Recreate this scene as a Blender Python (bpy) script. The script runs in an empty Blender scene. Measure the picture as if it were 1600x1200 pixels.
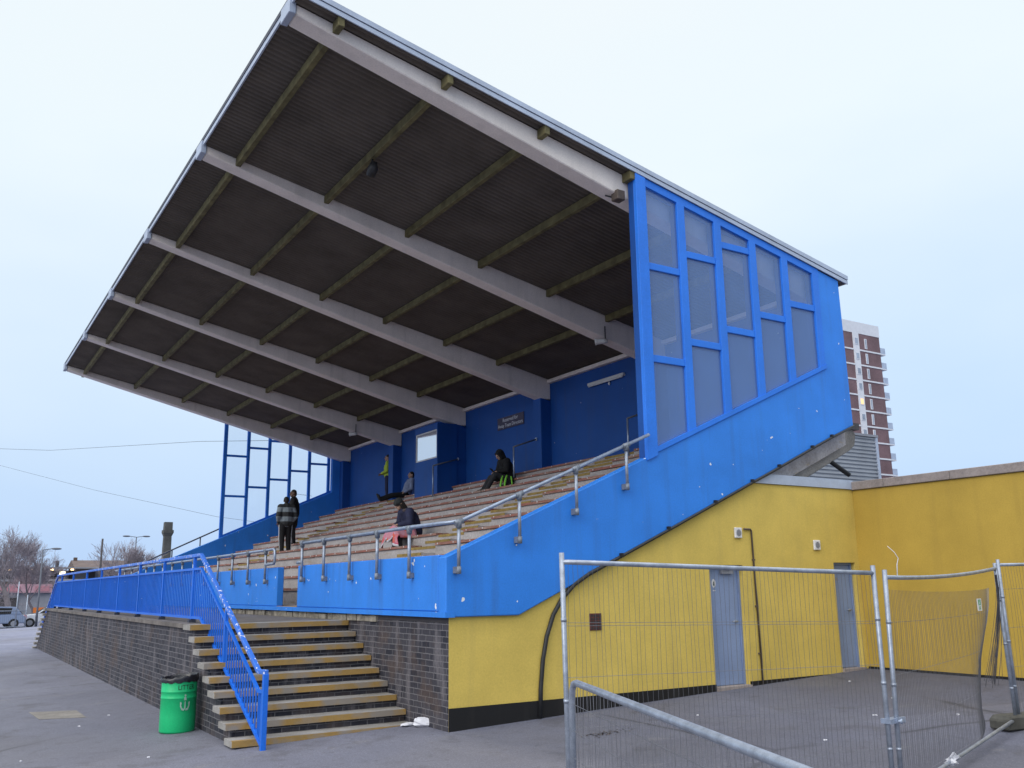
import bpy, bmesh, math, random
from mathutils import Vector, Matrix
R = random.Random(7)
D = bpy.data
SC = bpy.context.scene
COL = SC.collection
sin, cos, pi = math.sin, math.cos, math.pi

# ------------------------------------------------------------------ materials
MATS = {}
class NT:
    def __init__(s, name):
        s.m = D.materials.new(name); s.m.use_nodes = True
        s.t = s.m.node_tree; s.t.nodes.clear()
        s.out = s.t.nodes.new('ShaderNodeOutputMaterial')
        s.b = s.t.nodes.new('ShaderNodeBsdfPrincipled')
        s.t.links.new(s.b.outputs[0], s.out.inputs[0])
        tc = s.t.nodes.new('ShaderNodeTexCoord'); s.co = tc.outputs['Object']
        MATS[name] = s.m
    def n(s, t, **k):
        o = s.t.nodes.new(t)
        for a, v in k.items(): setattr(o, a, v)
        return o
    def l(s, a, b): s.t.links.new(a, b)
    def noise(s, scale, detail=4, rough=.6, co=None, stretch=None):
        o = s.n('ShaderNodeTexNoise'); o.inputs['Scale'].default_value = scale
        o.inputs['Detail'].default_value = detail; o.inputs['Roughness'].default_value = rough
        c = co or s.co
        if stretch:
            mp = s.n('ShaderNodeMapping'); mp.inputs['Scale'].default_value = stretch
            s.l(c, mp.inputs[0]); c = mp.outputs[0]
        s.l(c, o.inputs['Vector']); return o.outputs['Fac']
    def ramp(s, fac, stops):
        o = s.n('ShaderNodeValToRGB'); e = o.color_ramp.elements
        while len(e) < len(stops): e.new(.5)
        for q, (p, c) in zip(e, stops):
            q.position = p; q.color = (c[0], c[1], c[2], 1) if not isinstance(c, (int, float)) else (c, c, c, 1)
        s.l(fac, o.inputs[0]); return o.outputs[0]
    def mix(s, f, a, b, mode='MIX'):
        o = s.n('ShaderNodeMix', data_type='RGBA', blend_type=mode)
        for i, v in ((0, f), (6, a), (7, b)):
            if isinstance(v, (int, float)): o.inputs[i].default_value = v
            elif isinstance(v, tuple): o.inputs[i].default_value = (v[0], v[1], v[2], 1)
            else: s.l(v, o.inputs[i])
        return o.outputs[2]
    def math(s, op, a, b=0.):
        o = s.n('ShaderNodeMath', operation=op)
        for i, v in ((0, a), (1, b)):
            if isinstance(v, (int, float)): o.inputs[i].default_value = v
            else: s.l(v, o.inputs[i])
        return o.outputs[0]
    def bump(s, h, strength=.3, dist=.01):
        o = s.n('ShaderNodeBump'); o.inputs['Strength'].default_value = strength
        o.inputs['Distance'].default_value = dist
        s.l(h, o.inputs['Height']); s.l(o.outputs[0], s.b.inputs['Normal'])
    def done(s, color, rough=.7, metal=0., spec=.4):
        if isinstance(color, tuple): s.b.inputs['Base Color'].default_value = (*color, 1)
        else: s.l(color, s.b.inputs['Base Color'])
        if isinstance(rough, (int, float)): s.b.inputs['Roughness'].default_value = rough
        else: s.l(rough, s.b.inputs['Roughness'])
        s.b.inputs['Metallic'].default_value = metal
        s.b.inputs['Specular IOR Level'].default_value = spec
        return s.m

def sc(c, k): return tuple(min(1, x*k) for x in c)

def simple(name, c, rough=.7, var=.25, scale=6, metal=0, spec=.4, bump=0, bscale=60, fine=.1):
    s = NT(name)
    f = s.ramp(s.noise(scale, 5), [(.3, sc(c, 1-var)), (.7, sc(c, 1+var))])
    g = s.noise(scale*14, 3)
    col = s.mix(1., f, s.ramp(g, [(.3, 1-fine), (.7, 1.0)]), 'MULTIPLY')
    if bump: s.bump(s.noise(bscale, 4), bump)
    return s.done(col, rough, metal, spec)

def painted(name, c, rough=.55, chips=0., soft=.012, chip_col=(.7, .72, .75), chip_scale=9, stain=.18, bump=.15, dirt=(.05, .06, .08), spec=.3):
    """paint on render or steel: cloudy tone, dribble stains, chipped flecks"""
    s = NT(name)
    col = s.ramp(s.noise(1.3, 5), [(.25, sc(c, .86)), (.75, sc(c, 1.1))])
    col = s.mix(1., col, s.ramp(s.noise(45, 3), [(.3, .9), (.7, 1.03)]), 'MULTIPLY')
    dr = s.ramp(s.noise(3.2, 4, .55, stretch=(1.6, 1.6, .12)), [(.52, 0.), (.78, 1.)])
    col = s.mix(s.math('MULTIPLY', dr, stain), col, dirt)
    if chips:
        v = s.n('ShaderNodeTexNoise'); v.inputs['Scale'].default_value = chip_scale
        v.inputs['Detail'].default_value = 2.5; v.inputs['Roughness'].default_value = .5
        s.l(s.co, v.inputs['Vector'])
        f = s.ramp(v.outputs['Fac'], [(1-chips, 0.), (1-chips+soft, 1.)])
        col = s.mix(f, col, chip_col)
    s.bump(s.noise(70, 4), bump, .006)
    return s.done(col, rough, 0, spec)

def brick(name, axis, c1, c2, mortar):
    s = NT(name)
    sep = s.n('ShaderNodeSeparateXYZ'); s.l(s.co, sep.inputs[0])
    cmb = s.n('ShaderNodeCombineXYZ')
    s.l(sep.outputs['Y' if axis == 'x' else 'X'], cmb.inputs[0]); s.l(sep.outputs['Z'], cmb.inputs[1])
    b = s.n('ShaderNodeTexBrick')
    for k, v in (('Scale', 1.), ('Brick Width', .225), ('Row Height', .075), ('Mortar Size', .006), ('Mortar Smooth', .15), ('Bias', -.1)):
        b.inputs[k].default_value = v
    wob = s.n('ShaderNodeTexNoise'); wob.inputs['Scale'].default_value = 5; s.l(s.co, wob.inputs['Vector'])
    sub = s.n('ShaderNodeVectorMath', operation='SCALE'); s.l(wob.outputs['Color'], sub.inputs[0]); sub.inputs['Scale'].default_value = .012
    add = s.n('ShaderNodeVectorMath', operation='ADD'); s.l(cmb.outputs[0], add.inputs[0]); s.l(sub.outputs[0], add.inputs[1])
    s.l(add.outputs[0], b.inputs['Vector'])
    b.inputs['Color1'].default_value = (*c1, 1); b.inputs['Color2'].default_value = (*c2, 1); b.inputs['Mortar'].default_value = (*mortar, 1)
    col = b.outputs['Color']
    # occasional browner bricks, lime bloom and grime
    col = s.mix(s.ramp(s.noise(2.2, 3), [(.5, 0.), (.66, .5)]), col, (.11, .075, .06))
    col = s.mix(s.ramp(s.noise(2.6, 5, .6, stretch=(1.6, 1.6, .35)), [(.53, 0.), (.66, .6)]), col, (.19, .175, .19))
    col = s.mix(1., col, s.ramp(s.noise(30, 4), [(.25, .68), (.75, 1.15)]), 'MULTIPLY')
    h = s.math('ADD', s.math('MULTIPLY', b.outputs['Fac'], -1.), s.math('MULTIPLY', s.noise(60, 4), .35))
    s.bump(h, .7, .008)
    return s.done(col, .75, 0, .3)

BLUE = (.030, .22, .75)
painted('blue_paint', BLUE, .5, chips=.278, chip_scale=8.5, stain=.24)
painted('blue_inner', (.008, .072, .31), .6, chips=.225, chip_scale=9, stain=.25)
painted('blue_frame', (.024, .19, .76), .45, chips=0, stain=.12, bump=.06)
painted('blue_rail', (.014, .148, .70), .4, chips=.262, chip_scale=16, chip_col=(.30, .42, .72), stain=.15, bump=.05)
painted('rail_worn', (.045, .17, .66), .4, chips=.38, chip_scale=18, chip_col=(.66, .68, .80), stain=.1, bump=.15)
painted('yellow_wall', (.64, .475, .112), .75, chips=0, stain=.16, dirt=(.26, .2, .1), bump=.35)
painted('ochre_wall', (.45, .305, .055), .75, chips=0, stain=.2, dirt=(.2, .13, .04), bump=.35)
painted('black_plinth', (.012, .012, .014), .55, chips=0, stain=.15, dirt=(.08, .075, .07))
painted('white_concrete', (.86, .775, .72), .75, chips=.225, chip_scale=3.2, chip_col=(.25, .23, .23), stain=.2, dirt=(.3, .27, .25), bump=.3)
painted('door_paint', (.23, .305, .49), .5, stain=.25, dirt=(.14, .14, .2), bump=.08)
painted('off_white', (.62, .62, .62), .6, stain=.2, bump=.1)  # even off-white paint, no emission
simple('purlin_timber', (.145, .125, .058), .85, .4, 5, bump=.5, bscale=40)
simple('soffit_sheet', (.125, .105, .089), .8, .22, 1.2, bump=.2, bscale=50)
simple('concrete', (.26, .24, .22), .85, .3, 2.2, bump=.6, bscale=30, fine=.3)
simple('deck_slab', (.17, .15, .14), .85, .35, 3, bump=.6, bscale=30, fine=.3)
simple('mortar_strip', (.30, .27, .22), .9, .5, 7, bump=.9, bscale=14, fine=.4)
simple('coping_stone', (.30, .26, .25), .85, .25, 2.5, bump=.4, bscale=40, fine=.25)
simple('flashing', (.40, .46, .58), .5, .15, 1.5)
simple('flash_dark', (.05, .055, .08), .6, .2, 3)
simple('galvanised', (.33, .37, .45), .42, .25, 14, metal=.55, spec=.5, fine=.25)
simple('clamp_iron', (.20, .225, .27), .55, .25, 12, metal=.3)
simple('galv_rail', (.34, .40, .52), .38, .2, 10, metal=.5, spec=.5, fine=.2)
simple('wire', (.16, .165, .19), .5, .2, 8, metal=.5)
simple('rubber', (.012, .012, .014), .6, .3, 8)
simple('cable_black', (.02, .021, .024), .5, .3, 8)
simple('dark_metal', (.03, .03, .032), .5, .3, 10)
simple('brown_pipe', (.10, .075, .06), .6, .3, 8)
simple('airbrick', (.10, .035, .028), .8, .3, 20)
simple('white_plastic', (.68, .68, .70), .45, .06, 8)
simple('paper', (.70, .70, .76), .7, .12, 18, bump=.4, bscale=30)
simple('grille_grey', (.25, .26, .30), .5, .2, 20)
simple('sign_maroon', (.055, .045, .085), .5, .12, 4)
simple('sign_green', (.04, .30, .12), .5, .1, 6)
simple('text_white', (.66, .68, .74), .6, .1, 6)
simple('emblem_pale', (.34, .50, .43), .6, .15, 20)
simple('text_dark', (.015, .04, .025), .6, .1, 6)
simple('skin', (.42, .26, .19), .55, .1, 20)
simple('skin_dark', (.16, .09, .06), .55, .1, 20)
simple('cloth_black', (.012, .012, .014), .9, .3, 12, bump=.5, bscale=25)
simple('cloth_navy', (.022, .026, .065), .85, .3, 10, bump=.6, bscale=20)
simple('cloth_grey', (.17, .19, .24), .9, .25, 10, bump=.5, bscale=25)
simple('denim_light', (.20, .24, .36), .9, .25, 10, bump=.5, bscale=25)
simple('cloth_charcoal', (.035, .036, .042), .9, .3, 12, bump=.5, bscale=25)
simple('knit_dark', (.03, .034, .036), .95, .4, 30, bump=.8, bscale=60)
simple('hair_dark', (.02, .015, .012), .7, .3, 30)
simple('fur_trim', (.09, .07, .075), .95, .4, 40, bump=.9, bscale=90)
simple('hivis', (.42, .55, .06), .8, .2, 10, bump=.4)
simple('lime', (.22, .62, .06), .7, .1, 10)
simple('bark', (.17, .15, .165), .9, .3, 6, bump=.6, bscale=20)
simple('twig', (.27, .24, .27), .9, .3, 6)
simple('far_brick', (.12, .085, .075), .9, .25, .5, fine=.3)
simple('chimney_brick', (.085, .088, .085), .9, .3, .8, fine=.3)
simple('far_grey', (.25, .26, .30), .8, .2, .6)
simple('far_dark', (.07, .065, .07), .9, .2, .5)
simple('far_pink', (.44, .27, .32), .6, .2, .9)
simple('far_red', (.45, .21, .25), .5, .1, 5)
simple('far_roof', (.13, .10, .095), .9, .2, 1)
simple('lamp_steel', (.10, .11, .14), .5, .2, 4)
simple('car_blue', (.24, .30, .44), .3, .08, 3, spec=.6)
simple('car_white', (.62, .64, .70), .3, .05, 3, spec=.6)
simple('tyre', (.015, .015, .016), .8, .2, 10)
simple('tail_red', (.55, .02, .025), .3, .1, 10)
simple('orange', (.65, .18, .03), .6, .1, 10)
simple('corrugated', (.30, .32, .36), .55, .12, 1.2)
simple('tower_white', (.66, .66, .70), .8, .06, .15)
simple('tower_brown', (.19, .115, .125), .85, .2, .35, fine=.25)
simple('tower_glass', (.30, .34, .42), .25, .3, .3, spec=.7)
simple('foot_block', (.07, .068, .06), .9, .35, 8, bump=.7, bscale=20)
simple('net', (.04, .04, .05), .9, .2, 10)
simple('bin_liner', (.012, .012, .018), .32, .3, 20, bump=.9, bscale=18, spec=.6)
painted('bin_green', (.014, .48, .18), .42, stain=.2, dirt=(.02, .15, .06), bump=.05)
painted('yellow_edge', (.38, .235, .075), .7, chips=.55, soft=.18, chip_scale=3.6, chip_col=(.27, .235, .20), stain=.4, dirt=(.2, .17, .12), bump=.5)

def emis(name, c, k):
    s = NT(name); s.b.inputs['Emission Color'].default_value = (*c, 1); s.b.inputs['Emission Strength'].default_value = k
    return s.done(c, .5)
emis('lamp_warm', (1., .62, .28), 3.0)
emis('lamp_sign', (1., .92, .6), 1.6)
emis('win_lit', (1., .62, .30), .45)

def glass(name, dirt, ior=1.75):  # dirt: share of the blue layer, slight grime plus painted reflection
    s = NT(name)
    tr = s.n('ShaderNodeBsdfTransparent'); tr.inputs[0].default_value = (.90, .93, .97, 1)
    gl = s.n('ShaderNodeBsdfGlossy'); gl.inputs['Roughness'].default_value = .04
    fr = s.n('ShaderNodeFresnel'); fr.inputs[0].default_value = ior
    m1 = s.n('ShaderNodeMixShader'); s.l(fr.outputs[0], m1.inputs[0]); s.l(tr.outputs[0], m1.inputs[1]); s.l(gl.outputs[0], m1.inputs[2])
    df = s.n('ShaderNodeBsdfDiffuse'); df.inputs[0].default_value = (.22, .40, .85, 1)  # sky reflection painted in as blue diffuse, over a little real dirt
    f = s.ramp(s.noise(2.0, 4), [(.3, dirt*.92), (.7, dirt*1.06)])
    m2 = s.n('ShaderNodeMixShader'); s.l(f, m2.inputs[0]); s.l(m1.outputs[0], m2.inputs[1]); s.l(df.outputs[0], m2.inputs[2])
    s.l(m2.outputs[0], s.out.inputs[0]); s.t.nodes.remove(s.b); return s.m
glass('pane_dirt_sheen', .35); glass('pane_clear', .035, 1.45); glass('booth_glass', .10, 1.6)

brick('brick_x', 'x', (.058, .055, .068), (.018, .019, .030), (.155, .150, .162))
brick('brick_y', 'y', (.058, .055, .068), (.018, .019, .030), (.155, .150, .162))

def mk_asphalt():
    s = NT('asphalt')
    col = s.ramp(s.noise(.35, 6, .65), [(.3, (.148, .151, .196)), (.7, (.188, .191, .240))])
    col = s.mix(s.ramp(s.noise(.12, 4), [(.5, 0.), (.7, .55)]), col, (.125, .112, .105))
    col = s.mix(1., col, s.ramp(s.noise(130, 4, .7), [(.25, .52), (.75, 1.36)]), 'MULTIPLY')
    col = s.mix(s.ramp(s.noise(6, 5), [(.56, 0.), (.68, .36)]), col, (.075, .072, .08))
    col = s.mix(s.ramp(s.noise(1.1, 6, .7), [(.56, 0.), (.64, .42)]), col, (.085, .080, .088))      # old damp and oil stains
    col = s.mix(s.ramp(s.noise(.75, 6, .72, stretch=(1, 1.7, 1)), [(.60, 0.), (.66, .38)]), col, (.25, .235, .235))   # pale scuffed areas
    pt = s.n('ShaderNodeTexVoronoi'); pt.inputs['Scale'].default_value = .16; s.l(s.co, pt.inputs['Vector'])
    psep = s.n('ShaderNodeSeparateColor'); s.l(pt.outputs['Color'], psep.inputs[0])
    col = s.mix(1., col, s.ramp(psep.outputs[0], [(.0, .90), (.5, 1.0), (.9, 1.08)]), 'MULTIPLY')
    ag = s.n('ShaderNodeTexVoronoi'); ag.inputs['Scale'].default_value = 42; s.l(s.co, ag.inputs['Vector'])
    col = s.mix(1., col, s.ramp(ag.outputs['Distance'], [(.05, 1.22), (.5, .86)]), 'MULTIPLY')
    v = s.n('ShaderNodeTexVoronoi', feature='DISTANCE_TO_EDGE'); v.inputs['Scale'].default_value = .12
    wob = s.n('ShaderNodeTexNoise'); wob.inputs['Scale'].default_value = 1.1; wob.inputs['Detail'].default_value = 5; s.l(s.co, wob.inputs['Vector'])
    a = s.n('ShaderNodeMix', data_type='RGBA'); a.inputs[0].default_value = .16; s.l(s.co, a.inputs[6]); s.l(wob.outputs['Color'], a.inputs[7])
    s.l(a.outputs[2], v.inputs['Vector'])
    crack = s.math('MULTIPLY', s.ramp(v.outputs['Distance'], [(.0, .8), (.0045, 0.)]), s.ramp(s.noise(.3, 3), [(.46, 0.), (.56, 1.)]))
    col = s.mix(crack, col, (.03, .028, .03))
    st = s.n('ShaderNodeTexVoronoi'); st.inputs['Scale'].default_value = 2.3; s.l(s.co, st.inputs['Vector'])
    col = s.mix(s.ramp(st.outputs['Distance'], [(.020, .5), (.03, 0.)]), col, (.33, .32, .33))
    s.bump(s.noise(170, 4, .7), .5, .006)
    # the yard beside the stand was laid later, in darker tarmac; the far apron is pale concrete
    sep = s.n('ShaderNodeSeparateXYZ'); s.l(s.co, sep.inputs[0])
    wv = s.math('MULTIPLY', s.math('ADD', s.noise(.5, 4), -.5), 1.6)
    yd = s.math('MULTIPLY', s.ramp(s.math('ADD', s.math('ADD', sep.outputs['X'], wv), .5), [(.2, 0.), (.9, 1.)]), s.ramp(s.math('MULTIPLY', s.math('ADD', sep.outputs['Y'], 6.5), .5), [(0., 0.), (.9, 1.)]))
    col = s.mix(yd, col, s.mix(1., col, (.72, .75, .82), 'MULTIPLY'))
    fr_ = s.ramp(s.math('MULTIPLY', s.math('ADD', s.math('ADD', sep.outputs['Y'], wv), -17.), .12), [(0., 0.), (1., 1.)])
    col = s.mix(fr_, col, s.mix(1., col, (1.25, 1.30, 1.42), 'MULTIPLY'))
    s.done(col, s.ramp(s.noise(.8, 4), [(.3, .62), (.7, .9)]), 0, .35)
mk_asphalt()

def mk_tread():
    s = NT('tread_stone')
    col = s.ramp(s.noise(3, 5), [(.3, (.20, .185, .165)), (.7, (.36, .345, .335))])
    col = s.mix(1., col, s.ramp(s.noise(60, 4), [(.3, .75), (.7, 1.1)]), 'MULTIPLY')
    s.bump(s.noise(40, 4), .5, .01); s.done(col, .85)
mk_tread()

def mk_tier():
    s = NT('tier_concrete')
    col = s.ramp(s.noise(1.8, 6, .7, stretch=(1, .5, 1)), [(.28, (.29, .262, .258)), (.72, (.51, .48, .48))])
    col = s.mix(1., col, s.ramp(s.noise(26, 5, .7), [(.3, .72), (.7, 1.12)]), 'MULTIPLY')
    col = s.mix(s.ramp(s.noise(3.5, 4, .6, stretch=(1, .35, 3)), [(.60, 0.), (.72, .5)]), col, (.33, .22, .07))
    s.bump(s.noise(30, 4), .5, .012); s.done(col, .85)
mk_tier()

def mk_plank():
    s = NT('plank_red')
    col = s.ramp(s.noise(2.2, 5, .65, stretch=(6, .7, 6)), [(.32, (.30, .10, .075)), (.52, (.30, .15, .115)), (.70, (.36, .29, .25))])
    col = s.mix(1., col, s.ramp(s.noise(40, 4, stretch=(1, .15, 1)), [(.3, .65), (.7, 1.15)]), 'MULTIPLY')
    s.bump(s.noise(40, 4, stretch=(1, .1, 1)), .5, .006); s.done(col, .75)
mk_plank()
simple('plank_ochre', (.30, .205, .06), .8, .35, 5, bump=.4, fine=.3)

def mk_blanket():
    s = NT('blanket_cloth')
    v = s.n('ShaderNodeTexVoronoi'); v.inputs['Scale'].default_value = 9; s.l(s.co, v.inputs['Vector'])
    sep = s.n('ShaderNodeSeparateColor'); s.l(v.outputs['Color'], sep.inputs[0])
    col = s.ramp(sep.outputs[0], [(.0, (.50, .10, .16)), (.34, (.58, .24, .33)), (.5, (.60, .09, .035)), (.85, (.55, .28, .36))])
    s.bump(s.noise(90, 3), .4, .005); s.done(col, .95)
mk_blanket()
def mk_stripes():
    s = NT('striped_jacket')
    sep = s.n('ShaderNodeSeparateXYZ'); s.l(s.co, sep.inputs[0])
    f = s.math('FRACT', s.math('MULTIPLY', s.math('ADD', sep.outputs['Z'], -.80), 3.6))
    col = s.mix(s.ramp(f, [(.47, 0.), (.53, 1.)]), (.032, .034, .036), (.22, .26, .29))
    s.bump(s.noise(25, 4), .5, .01); s.done(col, .85)
mk_stripes()

# ------------------------------------------------------------------ mesh kit
class MB:
    def __init__(s): s.v = []; s.f = []; s.mi = []; s.sm = []; s.k = 0
    def quad(s, pts, smooth=False):
        b = len(s.v); s.v += [tuple(p) for p in pts]; s.f.append(tuple(range(b, b+len(pts)))); s.mi.append(s.k); s.sm.append(smooth); return s
    def box(s, x0, x1, y0, y1, z0, z1):
        b = len(s.v)
        s.v += [(x0, y0, z0), (x1, y0, z0), (x1, y1, z0), (x0, y1, z0), (x0, y0, z1), (x1, y0, z1), (x1, y1, z1), (x0, y1, z1)]
        for f in ((0, 3, 2, 1), (4, 5, 6, 7), (0, 1, 5, 4), (1, 2, 6, 5), (2, 3, 7, 6), (3, 0, 4, 7)):
            s.f.append(tuple(b+i for i in f)); s.mi.append(s.k); s.sm.append(False)
        return s
    def prism(s, poly, axis, a0, a1):
        """polygon of 2-D points extruded along axis; axis y: (x,z), x: (y,z), z: (x,y)"""
        def P(p, a): return (p[0], a, p[1]) if axis == 'y' else (a, p[0], p[1]) if axis == 'x' else (p[0], p[1], a)
        n = len(poly); b = len(s.v)
        s.v += [P(p, a0) for p in poly] + [P(p, a1) for p in poly]
        A = sum(poly[i][0]*poly[(i+1) % n][1]-poly[(i+1) % n][0]*poly[i][1] for i in range(n))
        fl = (A > 0) != (axis == 'y')
        f0 = tuple(b+i for i in range(n)); f1 = tuple(b+n+i for i in range(n))
        fs = [tuple(reversed(f0)) if fl else f0, f1 if fl else tuple(reversed(f1))]
        for i in range(n):
            j = (i+1) % n; q = (b+i, b+j, b+n+j, b+n+i); fs.append(q if fl else tuple(reversed(q)))
        for f in fs: s.f.append(f); s.mi.append(s.k); s.sm.append(False)
        return s
    def tube(s, pts, r, n=8, cap=True, smooth=True):
        pts = [Vector(p) for p in pts]; m = len(pts); b = len(s.v)
        rs = r if isinstance(r, (list, tuple)) else [r]*m
        up = None
        for i, p in enumerate(pts):
            t = (pts[min(i+1, m-1)]-pts[max(i-1, 0)]).normalized()
            if up is None:
                up = Vector((0, 0, 1)) if abs(t.z) < .9 else Vector((1, 0, 0))
            a = t.cross(up)
            if a.length < 1e-4: a = t.cross(Vector((0, 1, 0)))
            a.normalize(); c = a.cross(t); up = c
            for k in range(n):
                w = 2*pi*k/n; q = p+(a*cos(w)+c*sin(w))*rs[i]; s.v.append(tuple(q))
        for i in range(m-1):
            for k in range(n):
                k2 = (k+1) % n
                s.f.append((b+i*n+k, b+i*n+k2, b+(i+1)*n+k2, b+(i+1)*n+k)); s.mi.append(s.k); s.sm.append(smooth and n > 4)
        if cap:
            s.f.append(tuple(b+k for k in reversed(range(n)))); s.mi.append(s.k); s.sm.append(False)
            s.f.append(tuple(b+(m-1)*n+k for k in range(n))); s.mi.append(s.k); s.sm.append(False)
        return s
    def bar(s, p, q, w, h, up=(0, 0, 1)):
        """rectangular bar between two points, w across, h along up"""
        p, q = Vector(p), Vector(q); t = (q-p).normalized(); a = t.cross(Vector(up)).normalized(); c = a.cross(t).normalized()
        b = len(s.v)
        for e in (p, q):
            for x, y in ((-1, -1), (1, -1), (1, 1), (-1, 1)): s.v.append(tuple(e+a*x*w/2+c*y*h/2))
        for f in ((3, 2, 1, 0), (4, 5, 6, 7), (0, 1, 5, 4), (1, 2, 6, 5), (2, 3, 7, 6), (3, 0, 4, 7)):
            s.f.append(tuple(b+i for i in f)); s.mi.append(s.k); s.sm.append(False)
        return s
    def ell(s, c, rx, ry, rz, n=12, m=8, M=None):
        b = len(s.v); c = Vector(c)
        for i in range(m+1):
            th = pi*i/m
            for k in range(n):
                w = 2*pi*k/n; q = Vector((rx*sin(th)*cos(w), ry*sin(th)*sin(w), rz*cos(th)))
                if M: q = M @ q
                s.v.append(tuple(c+q))
        for i in range(m):
            for k in range(n):
                k2 = (k+1) % n
                s.f.append((b+i*n+k, b+(i+1)*n+k, b+(i+1)*n+k2, b+i*n+k2)); s.mi.append(s.k); s.sm.append(True)
        return s
    def cap(s, p, q, r1, r2, n=10):
        """tapered limb with round ends"""
        p, q = Vector(p), Vector(q); t = q-p; L = t.length or 1e-4; t /= L
        pts, rs = [], []
        for a in (90, 60, 30, 0): pts.append(p-t*r1*sin(math.radians(a))); rs.append(max(r1*cos(math.radians(a)), 1e-4))
        for a in (0, 30, 60, 90): pts.append(q+t*r2*sin(math.radians(a))); rs.append(max(r2*cos(math.radians(a)), 1e-4))
        return s.tube(pts, rs, n)
    def build(s, name, mats, parent=None, org=None, clean=False):
        if isinstance(mats, str): mats = [mats]
        o_ = Vector(org) if org else Vector((0, 0, 0))
        if parent is not None:
            o_ = Vector(parent['_o'])
        me = D.meshes.new(name)
        me.from_pydata([tuple(Vector(v)-o_) for v in s.v], [], s.f)
        for m in mats: me.materials.append(MATS[m])
        me.polygons.foreach_set('material_index', s.mi); me.polygons.foreach_set('use_smooth', s.sm)
        me.update()
        o = D.objects.new(name, me); COL.objects.link(o)
        if parent is not None: o.parent = parent; o['_o'] = list(parent['_o'])
        else: o.location = o_; o['_o'] = list(o_)
        return o

def thing(name, label, cat, org=(0, 0, 0), group=None):
    o = D.objects.new(name, None); COL.objects.link(o); o.location = org; o['_o'] = list(org); o.empty_display_size = .2
    o['label'] = label; o['category'] = cat
    if group: o['group'] = group
    return o
def tag(o, label, cat, group=None):
    o['label'] = label; o['category'] = cat
    if group: o['group'] = group
    return o
def struct(o, kind='structure'): o['kind'] = kind; return o

def bevel(o, w=.006, seg=1):
    bm = bmesh.new(); bm.from_mesh(o.data)
    bmesh.ops.remove_doubles(bm, verts=bm.verts, dist=1e-5)
    es = [e for e in bm.edges if len(e.link_faces) == 2 and e.calc_face_angle(0) > .6]
    bmesh.ops.bevel(bm, geom=es, offset=w, segments=seg, affect='EDGES', clamp_overlap=True)
    bm.to_mesh(o.data); bm.free(); return o

def text_mesh(name, body, mat, size, parent, M, align='CENTER', extrude=.002):
    cu = D.curves.new(name, 'FONT'); cu.body = body; cu.size = size; cu.align_x = align; cu.align_y = 'CENTER'; cu.extrude = extrude; cu.resolution_u = 2
    t = D.objects.new(name, cu); COL.objects.link(t)
    bpy.context.view_layer.update()
    me = D.meshes.new_from_object(t.evaluated_get(bpy.context.evaluated_depsgraph_get()))
    D.objects.remove(t); D.curves.remove(cu)
    me.materials.clear(); me.materials.append(MATS[mat])
    me.transform(Matrix.Translation(-Vector(parent['_o'])) @ M)
    o = D.objects.new(name, me); COL.objects.link(o); o.parent = parent; o['_o'] = list(parent['_o'])
    return o

# ------------------------------------------------------------------ site levels
def gz(x, y):
    xc = max(-8.5, min(10, x)); yc = max(-20, min(45, y))
    z = -.064+.0387*xc+.002*yc
    t = max(0, min(1, (y-40)/20)); t = t*t*(3-2*t)
    return z*(1-t)+(-.62)*t

B = 4.584; Y0 = .2; NB = 6; YF = 23.43          # bay, first beam, beams, inner face of the far gable
def soff(x): return 8.67-.2065*x                # roof soffit
def bbot(x): return 8.98-.2505*(x+2.2)          # beam underside
def wtop(x): return 2.043+.4375*x               # top of the raking side wall
DECK = 1.174
RUN = .62; XK = .14; NR = 13
def xk(k): return XK+RUN*k
def zk(k): return 1.29+.43*xk(k)

# ground sheet
xs = [-170, -110, -75, -50, -30, -20, -14, -11]+[-9+.75*i for i in range(27)]+[12.5, 16, 22, 32, 50, 80, 120, 170]
ys = [-60, -45, -35, -26]+[-20+1.*i for i in range(46)]+[27.5+2*i for i in range(22)]+[75, 85, 100, 130, 170]
g = MB()
for x in xs:
    for y in ys: g.v.append((x, y, gz(x, y)))
ny = len(ys)
for i in range(len(xs)-1):
    for j in range(ny-1):
        g.f.append((i*ny+j, (i+1)*ny+j, (i+1)*ny+j+1, i*ny+j+1)); g.mi.append(0); g.sm.append(True)
struct(g.build('ground', 'asphalt'))
# pale repair patch in the asphalt, laid on the sheet
m = MB(); pp = [(-3.93, 6.7), (-3.30, 6.27), (-3.29, 5.3), (-3.88, 5.68)]
m.prism([(x, y) for x, y in pp], 'z', 0, .004)
m.v = [(x, y, gz(x, y)+.002+z) for x, y, z in m.v]
struct(m.build('concrete_patch', 'concrete'))

# ------------------------------------------------------------------ grandstand
GS = thing('grandstand', 'blue and yellow cantilever-roofed grandstand with stepped seating and glazed end screens', 'grandstand', (0, 0, 0))

# --- roof: corrugated sheet running with the slope
RX0, RX1, RY0, RY1 = -2.24, 8.16, -.02, YF+.22
m = MB()
per = .115; n = int((RY1-RY0)/per*6)
xsr = [RX0, -1.65, -.02, 1.61, 3.22, 4.86, 6.4, RX1]
for j in range(n+1):
    y = RY0+(RY1-RY0)*j/n; dz = .030*sin(2*pi*(y-RY0)/per)
    for x in xsr: m.v.append((x, y, soff(x)+.03+dz))
nx = len(xsr)
for j in range(n):
    for i in range(nx-1):
        m.f.append((j*nx+i, (j+1)*nx+i, (j+1)*nx+i+1, j*nx+i+1)); m.mi.append(0); m.sm.append(True)
ROOF = m.build('roof', 'soffit_sheet', GS)
m = MB().prism([(RX0+.01, soff(RX0)+.075), (RX1-.01, soff(RX1)+.075), (RX1-.01, soff(RX1)+.11), (RX0+.01, soff(RX0)+.11)], 'y', RY0+.01, RY1-.01)
m.build('roof_deck', 'flashing', ROOF)
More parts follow.
